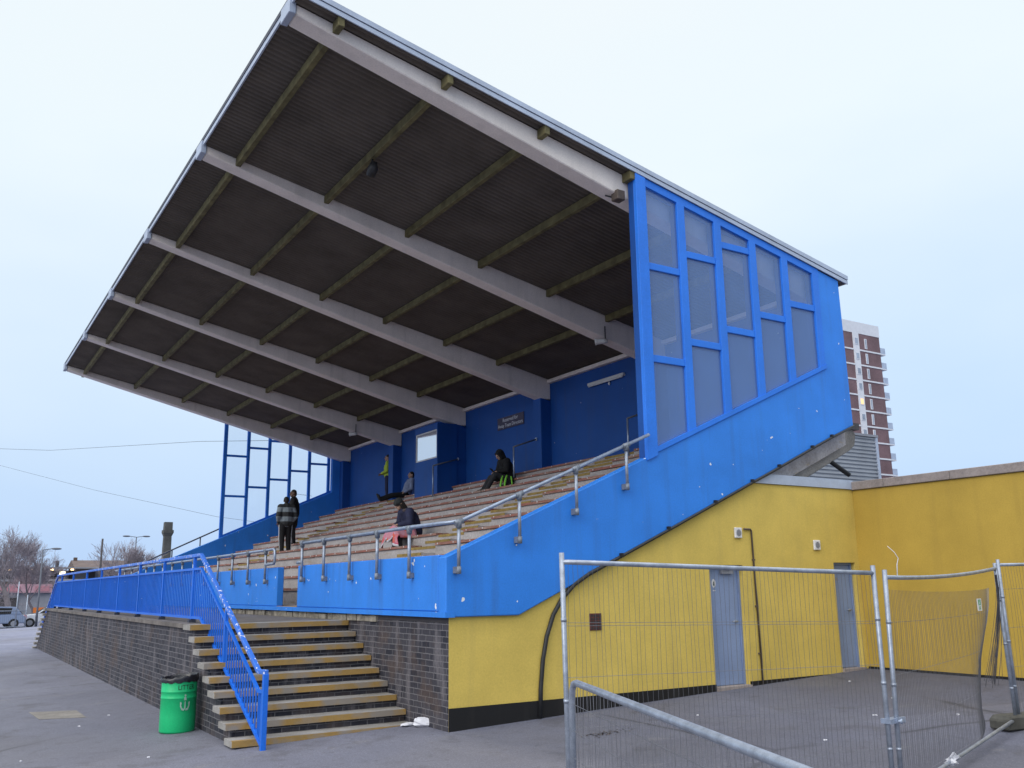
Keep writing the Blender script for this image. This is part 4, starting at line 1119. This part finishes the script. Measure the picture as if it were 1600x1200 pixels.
# ------------------------------------------------------------------ background
# tower block
TW = thing('tower_block', 'tall brown and white tower block of flats rising behind the grandstand', 'tower block', (112, 88, 0))
tx0, tx1, ty0, ty1 = 100., 122.35, 80.1, 96.
MB().box(tx0, tx1, ty0, ty1, -1, 40.55).build('wall', 'tower_brown', TW)
MB().box(tx0-.05, tx1+.05, ty0-.06, ty1+.05, 40.56, 42.45).build('parapet', 'tower_white', TW)
NFL = 16; FH = 2.47
MB().box(115.6, 117.05, ty0-.10, ty0-.001, 0, 40.54).build('window_strip', 'tower_white', TW)
for i in range(NFL):
    z = 39.95-FH*i
    m = MB(); m.box(tx0, 115.58, ty0-.09, ty0-.001, z-2.26, z-2.02); m.box(117.07, tx1+.02, ty0-.09, ty0-.001, z-2.26, z-2.02)
    m.box(tx1+.001, tx1+.09, ty0, ty1, z-2.26, z-2.02); m.build('floor_band', 'tower_white', TW)
    lit_ = (i == 4)
    w_ = MB().box(115.88, 116.78, ty0-.16, ty0-.101, z-1.25, z-.15).build('window', 'tower_white', TW)
    MB().box(115.98, 116.68, ty0-.175, ty0-.161, z-1.15, z-.25).build('pane', 'win_lit' if lit_ else 'tower_glass', w_)
    w_ = MB().box(118.45, 119.0, ty0-.08, ty0-.001, z-1.75, z-.1).build('window', 'tower_white', TW)
    MB().box(118.58, 118.87, ty0-.095, ty0-.081, z-1.65, z-.2).build('pane', 'tower_glass', w_)
    for y in (80.12,):
        b_ = MB(); b_.box(tx1+.091, tx1+1.35, y, y+4.5, z-2.24, z-2.06); b_.build('balcony', 'tower_white', TW)
        m = MB(); m.box(tx1+1.25, tx1+1.33, y+.02, y+4.48, z-2.05, z-1.05); m.box(tx1+.10, tx1+1.24, y+.02, y+.08, z-2.05, z-1.05)
        m.build('balcony_panel', 'flashing', TW)
# corrugated shed
CS = thing('corrugated_shed', 'grey shed clad in horizontal corrugated sheeting below the tower block', 'shed', (27, 22, 0))
m = MB(); cx0, cx1, cy0, cy1 = 16., 33.4, 18., 30.
z = -.5; pf = []
while z < 8.45: pf += [(cy0, z), (cy0, z+.06), (cy0-.06, z+.085), (cy0-.06, z+.16)]; z += .185
pf += [(cy0, 8.5), (cy0+.4, 8.5), (cy0+.4, -.5)]
m.prism(pf, 'x', cx0, cx1-.13); m.build('cladding', 'corrugated', CS)
MB().box(cx1-.128, cx1+.02, cy0-.1, cy0+.38, -.5, 8.56).build('corner_trim', 'flashing', CS)
MB().box(cx0, cx1-.14, cy0+.41, cy1, -.5, 8.4).build('shell', 'corrugated', CS)
MB().box(cx0-.1, cx1+.05, cy0-.12, cy1, 8.565, 8.68).build('roof', 'far_grey', CS)

# bare winter trees
def tree(name, label, base, h, seed, spread, depth, trunk_r, first=.3, dense=3, group=None, lean=(0, 0)):
    rr = random.Random(seed); t = thing(name, label, 'tree', base, group)
    tm, cm = MB(), MB()
    def grow(p, d, L, r, lv, n0):
        d = d.normalized(); pts = [p]; rs = [r]; q = p
        for i in range(3):
            d = (d+Vector((rr.gauss(0, .13), rr.gauss(0, .13), rr.gauss(.02, .10)))).normalized(); q = q+d*L/3; pts.append(q); rs.append(max(.0075, r*(1-.16*(i+1))))
        (tm if lv <= 1 else cm).tube(pts, rs, 7 if lv < 2 else 4 if lv < 4 else 3, cap=False)
        if lv >= depth: return
        nb = dense if lv else dense+2
        for i in range(nb):
            f = rr.uniform(.35 if lv else .55, 1.); k = min(2, int(f*3)); a = pts[k]+(pts[k+1]-pts[k])*(f*3-k)
            ang = rr.uniform(.35, .85)*spread; az = rr.uniform(0, 2*pi)
            u = d.cross(Vector((.3, .2, 1))).normalized(); w = d.cross(u)
            nd = d*cos(ang)+(u*cos(az)+w*sin(az))*sin(ang); nd.z += .12
            grow(a, nd, L*rr.uniform(.58, .80), rs[-1]*rr.uniform(.5, .68), lv+1, nb)
        grow(pts[-1], d, L*.72, rs[-1]*.85, lv+1, nb)
    b = Vector(base); grow(b, Vector((lean[0], lean[1], 1)), h*first, trunk_r, 0, 0)
    tm.build('trunk', 'bark', t); cm.build('crown', 'twig', t); return t
def gb(x, y): return (x, y, gz(x, y)-.1)
tree('bare_tree', 'large bare winter tree with a thick dark trunk at the left edge', gb(.6, 75), 8.6, 12, .95, 6, .30, .34, 3)
tree('bare_tree', 'slighter bare tree behind the single-headed street lamp', gb(3.4, 88), 8.0, 5, .85, 6, .16, .32, 3)
tree('bare_tree', 'small bare tree between the big tree and the lamp', gb(2.6, 96), 6.8, 8, .95, 6, .14, .30, 3)
tree('bare_shrub', 'tall bare scrubby bush above the far end of the blue railing', gb(6.6, 66), 7.4, 31, .7, 5, .09, .32, 4)
tree('bare_shrub', 'low tangled bare bush beside the double-headed street lamp', gb(8.4, 66), 5.4, 33, .95, 5, .08, .32, 4)
tree('bare_shrub', 'low bare bush at the foot of the brick chimney', gb(11.5, 70), 5.4, 35, .95, 5, .08, .32, 4)
# chimney
CH = thing('brick_chimney', 'tall old brick chimney with a corbelled cap beyond the railing', 'chimney', (18.6, 106, -.6))
m = MB(); c = Vector((18.6, 106, 0))
def sq(z, h): return [(c.x-h, c.y-h, z), (c.x+h, c.y-h, z), (c.x+h, c.y+h, z), (c.x-h, c.y+h, z)]
def frus(m, z0, h0, z1, h1):
    a, b_ = sq(z0, h0), sq(z1, h1)
    for i in range(4): j = (i+1) % 4; m.quad([a[i], a[j], b_[j], b_[i]])
    m.quad(b_); m.quad(a[::-1])
frus(m, -.7, .52, 8.1, .41); m.build('shaft', 'chimney_brick', CH)
m = MB(); frus(m, 8.11, .43, 8.45, .56); frus(m, 8.451, .58, 8.8, .58); frus(m, 8.801, .46, 9.75, .44); m.build('cap', 'chimney_brick', CH)
# street lamps
def lamp(label, x, y, ztop, arms):
    t = thing('street_lamp', label, 'street lamp', (x, y, gz(x, y)))
    MB().tube([(x, y, gz(x, y)), (x, y, gz(x, y)+1.2), (x, y, ztop)], [.09, .065, .045], 8).build('post', 'lamp_steel', t)
    for a in arms:
        MB().tube([(x, y, ztop-.02), (x+a*.55, y-.05*a, ztop+.06)], .028, 6).build('arm', 'lamp_steel', t)
        MB().ell((x+a*.8, y-.07*a, ztop+.06), .34, .12, .075, 12, 6).build('lamp_head', 'lamp_steel', t)
lamp('single-headed street lamp beside the slighter bare tree', 1.05, 60, 4.5, (1,))
lamp('pale double-headed street lamp above the bare bushes', 9.75, 75.8, 6.3, (-1, 1))
MB_ = MB()
t = thing('timber_pole', 'plain timber pole rising out of the tall scrubby bush', 'pole', gb(5.6, 66)); MB().tube([gb(5.6, 66), (5.6, 66, 5.6)], [.09, .07], 8).build('shaft', 'far_dark', t)
# railway viaduct and platform
VI = thing('railway_viaduct', 'long dark brick railway wall across the background carrying a lit platform', 'viaduct', (0, 104, 0))
def strip(m, u0, u1, z0, z1, d0=0., d1=.5, o=Vector((-14, 108, 0)), e=Vector((.99, -.11, 0))):
    nn = Vector((.11, .99, 0)); P_ = lambda u, d, z: tuple(o+e*u+nn*d+Vector((0, 0, z)))
    b_ = len(m.v); m.v += [P_(u0, d0, z0), P_(u1, d0, z0), P_(u1, d1, z0), P_(u0, d1, z0), P_(u0, d0, z1), P_(u1, d0, z1), P_(u1, d1, z1), P_(u0, d1, z1)]
    for f in ((0, 3, 2, 1), (4, 5, 6, 7), (0, 1, 5, 4), (1, 2, 6, 5), (2, 3, 7, 6), (3, 0, 4, 7)): m.f.append(tuple(b_+i for i in f)); m.mi.append(m.k); m.sm.append(False)
    return m
strip(MB(), -30, 70, -1.5, 2.9, 0, 8).build('wall', 'far_brick', VI)
strip(MB(), -30, 70, 2.905, 3.12, -.1, 8).build('coping', 'far_grey', VI)
strip(MB(), -30, 70, 3.125, 4.15, 4, 4.2).build('platform_wall', 'far_grey', VI)
m = MB(); rr = random.Random(2)
for u in range(-12, 36, 2): strip(m, u+rr.uniform(0, .6), u+rr.uniform(.8, 1.3), 3.15, 4.1, 3.9, 3.99)
m.build('platform_panel', 'far_dark', VI)
strip(MB(), -30, 27, 4.30, 4.46, 1.2, 4.4).build('canopy', 'far_grey', VI)
for u in range(-14, 27, 4): strip(MB(), u, u+.12, 3.125, 4.29, 2.0, 2.12).build('canopy_post', 'lamp_steel', VI)
for u in (16.4, 18.6, 20.6, 22.7): strip(MB(), u-.16, u+.16, 4.12, 4.27, 1.25, 1.5).build('platform_lamp', 'lamp_warm', VI)
strip(MB(), 21.4, 22.0, 3.62, 4.02, 1.4, 1.5).build('lit_sign', 'lamp_sign', VI)
# low building with pink fascia in front of it
LB = thing('low_shop', 'low grey building with a long pink and red fascia behind the parked cars', 'shop', (0, 92, -.6))
o2 = Vector((-14, 95.5, 0))
strip(MB(), -20, 19.4, -1.2, 1.66, 0, 5, o2).build('wall', 'far_grey', LB)
strip(MB(), -20, 19.5, 1.665, 2.5, -.35, 5, o2).build('fascia', 'far_pink', LB)
m = MB(); rr = random.Random(8)
for u in range(-18, 19, 3): strip(m, u, u+rr.uniform(1, 2.4), 1.80, 2.3, -.40, -.355, o2)
m.build('fascia_panel', 'far_red', LB)
for u in range(-18, 18, 4): strip(MB(), u, u+2.6, -.5, 1.2, -.05, -.002, o2).build('window', 'far_dark', LB)
MB().box(3.9, 5.3, 84.9, 85.0, .75, 1.2).build('x', 'orange') if 0 else None
t = thing('orange_sign', 'small orange roadworks board near the parked cars', 'sign', (2.5, 70, -.6)); MB().box(1.7, 2.75, 70, 70.05, .15, .55).build('board', 'orange', t)
for x in (1.8, 2.6): MB().tube([(x, 70.03, gz(x, 70)), (x, 70.03, .14)], .03, 6).build('leg', 'lamp_steel', t)
# distant roof and gantry
HR = thing('far_house', 'distant brown-roofed house with chimney stacks beyond the railway', 'house', (13.5, 122, 0))
MB().box(10.6, 17.5, 120, 127, -.6, 4.7).build('wall', 'far_brick', HR)
m = MB(); m.prism([(120-.4, 4.71), (127.4, 4.71), (123.5, 5.75)], 'x', 10.4, 17.7); rf = m.build('roof', 'far_roof', HR)
for x in (8.2,): pass
MB().box(10.7, 11.1, 123.2, 123.9, 5.2, 6.1).build('chimney_stack', 'far_brick', rf)
HR2 = thing('far_house', 'distant low house with two dark chimney stacks seen between the bare trees', 'house', (6, 130, 0))
MB().box(3, 10, 128, 134, -.6, 4.3).build('wall', 'far_brick', HR2)
rf = MB().prism([(127.6, 4.31), (134.4, 4.31), (131, 5.1)], 'x', 2.8, 10.2).build('roof', 'far_roof', HR2)
for x in (5.2, 9.4): MB().box(x, x+.4, 130.7, 131.3, 4.8, 5.9).build('chimney_stack', 'far_dark', rf)
GA = thing('rail_gantry', 'slim steel railway gantry standing beyond the bushes', 'gantry', (11.8, 87, 0))
for x in (11.15, 12.5): MB().tube([(x, 87, -.6), (x, 87, 5.2)], .06, 6).build('post', 'lamp_steel', GA)
MB().bar((11.0, 87, 5.15), (12.65, 87, 5.15), .1, .12).build('beam', 'lamp_steel', GA)
# parked cars
def car(label, x, y, ang, mat, s_=1.):
    z = gz(x, y); t = thing('parked_car', label, 'car', (x, y, z), 'cars parked beyond the terrace')
    M = Matrix.Translation((x, y, z)) @ Matrix.Rotation(ang, 4, 'Z') @ Matrix.Scale(s_, 4)
    T_ = lambda m: (setattr(m, 'v', [tuple(M @ Vector(v)) for v in m.v]), m)[1]
    body = [(-2.0, .32), (-1.95, .72), (-1.75, .86), (-1.1, .90), (1.0, .86), (1.75, .78), (2.0, .62), (2.02, .32)]
    b_ = T_(MB().prism(body, 'y', -.82, .82)).build('body', mat, t); bevel(b_, .05, 2)
    cab = [(-1.78, .87), (-1.35, 1.38), (.15, 1.42), (.95, .88)]
    c_ = T_(MB().prism(cab, 'y', -.72, .72)).build('cabin', mat, t); bevel(c_, .05, 2)
    for sy in (-1, 1):
        for a_ in ([(-1.05, .93), (-1.12, 1.30), (-.35, 1.33), (-.35, .93)], [(-.25, .93), (-.25, 1.33), (.12, 1.34), (.72, .93)]):
            T_(MB().prism(a_, 'y', sy*.725-.004, sy*.725+.004)).build('side_window', 'tyre', t)
        T_(MB().box(-2.0, -1.9, sy*.70-.1, sy*.70+.1, .62, .84)).build('tail_lamp', 'tail_red', t)
        for wx in (-1.25, 1.28):
            w_ = T_(MB().tube([(wx, sy*.68, .31), (wx, sy*.84, .31)], .31, 18)).build('wheel', 'tyre', t)
            T_(MB().tube([(wx, sy*.80, .31), (wx, sy*.845, .31)], .18, 14)).build('hub', 'far_grey', w_)
    T_(MB().quad([(-1.80, -.6, .93), (-1.80, .6, .93), (-1.42, .55, 1.33), (-1.42, -.55, 1.33)])).build('rear_window', 'tyre', t)
    T_(MB().quad([(.92, -.6, .95), (.92, .6, .95), (.22, .55, 1.38), (.22, -.55, 1.38)])).build('windscreen', 'tyre', t)
car('blue-grey hatchback with a red tail lamp parked behind the mesh fence', -1.65, 60.5, pi+.15, 'car_blue')
car('white car parked beside the blue-grey hatchback', 2.05, 61.5, pi-.05, 'car_white')
# mesh fence on the far side of the yard
t = thing('site_fence', 'distant galvanised mesh fence in front of the parked cars', 'fence', (-3, 50, -.4))
zz = gz(-1, 50)
for x, h in ((-9.2, 1.0), (-6.9, 1.0), (-4.6, 1.0), (-2.75, 1.0), (-.95, 2.6), (-.45, 1.85)): MB().tube([(x, 50, zz-.3), (x, 50, zz+h)], .035, 6).build('post', 'galvanised', t)
for h in (.1, .98): MB().tube([(-9.3, 50, zz+h), (-.45, 50, zz+h)], .03, 6).build('rail', 'galvanised', t)
m = MB(); x = -9.2
while x < -.5: m.tube([(x, 50, zz+.1), (x, 50, zz+.97)], .005, 3, cap=False); x += .1
m.build('wire_mesh', 'wire', t)
# overhead cables
o = MB().tube([(-30, 55, 10.9), (-12, 57, 10.45), (0, 50, 9.9), (4.6, 33, 8.4), (5.2, YF+.4, 7.2)], .009, 5).build('overhead_cable', 'cable_black', org=(0, 50, 9.9)); tag(o, 'thin dark cable running level across the sky to the far roof corner', 'cable')
o = MB().tube([(-14, 62, 11.7), (-2.1, 58, 9.8), (2.2, 47, 7.35), (6.3, 36, 5.2), (8, 32, 4.6)], .007, 5).build('overhead_cable', 'cable_black', org=(2, 47, 7.3)); tag(o, 'faint thin cable sloping down across the sky towards the chimney', 'cable')
# rooftop aerials seen through the far screen
for (x, y, z, lab) in ((14.6, 46.2, 7.55, 'spindly rooftop aerial on a mast seen through the far glazed screen'),):
    t = thing('tv_aerial', lab, 'aerial', (x, y, gz(x, 45)))
    MB().tube([(x, y, -.6), (x, y, z+.3)], .02, 6).build('mast', 'lamp_steel', t)
    m = MB(); m.tube([(x-.9, y, z), (x+.25, y, z-.1)], .010, 5)
    for i in range(7): m.tube([(x-.8+.15*i, y-.2, z-.01*i), (x-.8+.15*i, y+.2, z-.01*i)], .006, 4)
    m.build('antenna', 'lamp_steel', t)


# ------------------------------------------------------------------ light, sky, camera
w = D.worlds.new('World'); SC.world = w; w.use_nodes = True
nt = w.node_tree; nt.nodes.clear()
out = nt.nodes.new('ShaderNodeOutputWorld'); bg = nt.nodes.new('ShaderNodeBackground'); nt.links.new(bg.outputs[0], out.inputs[0])
sky = nt.nodes.new('ShaderNodeTexSky'); sky.sky_type = 'NISHITA'; sky.sun_disc = False
SUN_EL, SUN_AZ = math.radians(30), math.radians(252)     # azimuth clockwise from +Y
sky.sun_elevation = SUN_EL; sky.sun_rotation = SUN_AZ; sky.dust_density = 4; sky.air_density = 1.3
tc = nt.nodes.new('ShaderNodeTexCoord'); sp = nt.nodes.new('ShaderNodeSeparateXYZ'); nt.links.new(tc.outputs['Generated'], sp.inputs[0])
rp = nt.nodes.new('ShaderNodeValToRGB'); e = rp.color_ramp.elements
stops = [(0., (.48, .67, .98)), (.10, (.55, .725, .98)), (.26, (.68, .82, .975)), (.44, (.85, .94, .98)), (.7, (.91, .95, .965)), (1., (1., 1., 1.))]
while len(e) < len(stops): e.new(.5)
for q, (p, c) in zip(e, stops): q.position = p; q.color = (*c, 1)
# thin cloud streaks drifting through the gradient
mp = nt.nodes.new('ShaderNodeMapping'); mp.inputs['Scale'].default_value = (1, 1, 2.6); nt.links.new(tc.outputs['Generated'], mp.inputs[0])
nz = nt.nodes.new('ShaderNodeTexNoise'); nz.inputs['Scale'].default_value = 1.7; nz.inputs['Detail'].default_value = 4; nz.inputs['Roughness'].default_value = .5; nt.links.new(mp.outputs[0], nz.inputs['Vector'])
a1 = nt.nodes.new('ShaderNodeMath'); a1.operation = 'MULTIPLY_ADD'; nt.links.new(nz.outputs['Fac'], a1.inputs[0]); a1.inputs[1].default_value = .34; a1.inputs[2].default_value = -.17
a2 = nt.nodes.new('ShaderNodeMath'); a2.operation = 'ADD'; nt.links.new(sp.outputs['Z'], a2.inputs[0]); nt.links.new(a1.outputs[0], a2.inputs[1])
nt.links.new(a2.outputs[0], rp.inputs[0])
# overcast luminance: brighter towards the zenith
lm = nt.nodes.new('ShaderNodeMapRange'); lm.inputs['From Min'].default_value = .58; lm.inputs['From Max'].default_value = 1.; lm.inputs['To Min'].default_value = 8.1; lm.inputs['To Max'].default_value = 25.; nt.links.new(sp.outputs['Z'], lm.inputs[0])
vm = nt.nodes.new('ShaderNodeVectorMath'); vm.operation = 'SCALE'; nt.links.new(rp.outputs[0], vm.inputs[0]); nt.links.new(lm.outputs[0], vm.inputs['Scale'])
mx = nt.nodes.new('ShaderNodeMix'); mx.data_type = 'RGBA'; mx.inputs[0].default_value = .88
nt.links.new(sky.outputs[0], mx.inputs[6]); nt.links.new(vm.outputs[0], mx.inputs[7])
nt.links.new(mx.outputs[2], bg.inputs[0]); bg.inputs[1].default_value = .1
sl = D.lights.new('sun', 'SUN'); sl.energy = 1.05; sl.angle = math.radians(40); sl.color = (1, .97, .93)
so = D.objects.new('sun', sl); COL.objects.link(so)
sd = Vector((sin(SUN_AZ)*cos(SUN_EL), cos(SUN_AZ)*cos(SUN_EL), sin(SUN_EL)))
so.rotation_euler = sd.to_track_quat('Z', 'Y').to_euler()

cam = D.cameras.new('camera'); co = D.objects.new('camera', cam); COL.objects.link(co); SC.camera = co
yaw, pitch, roll = .5625, .2177, -.013
F = Vector((sin(yaw)*cos(pitch), cos(yaw)*cos(pitch), sin(pitch))); Rt = Vector((cos(yaw), -sin(yaw), 0)); U = Rt.cross(F)
R2 = Rt*cos(roll)+U*sin(roll); U2 = U*cos(roll)-Rt*sin(roll)
co.matrix_world = Matrix(((R2.x, U2.x, -F.x, -5.5393), (R2.y, U2.y, -F.y, -10.2728), (R2.z, U2.z, -F.z, 1.6382), (0, 0, 0, 1)))
cam.sensor_width = 36; cam.lens = 36*1432.13/1600; cam.clip_start = .05; cam.clip_end = 2000
SC.view_settings.view_transform = 'Standard'; SC.view_settings.look = 'None'; SC.view_settings.exposure = .45; SC.view_settings.gamma = 1
for o in D.objects:
    if '_o' in o: del o['_o']
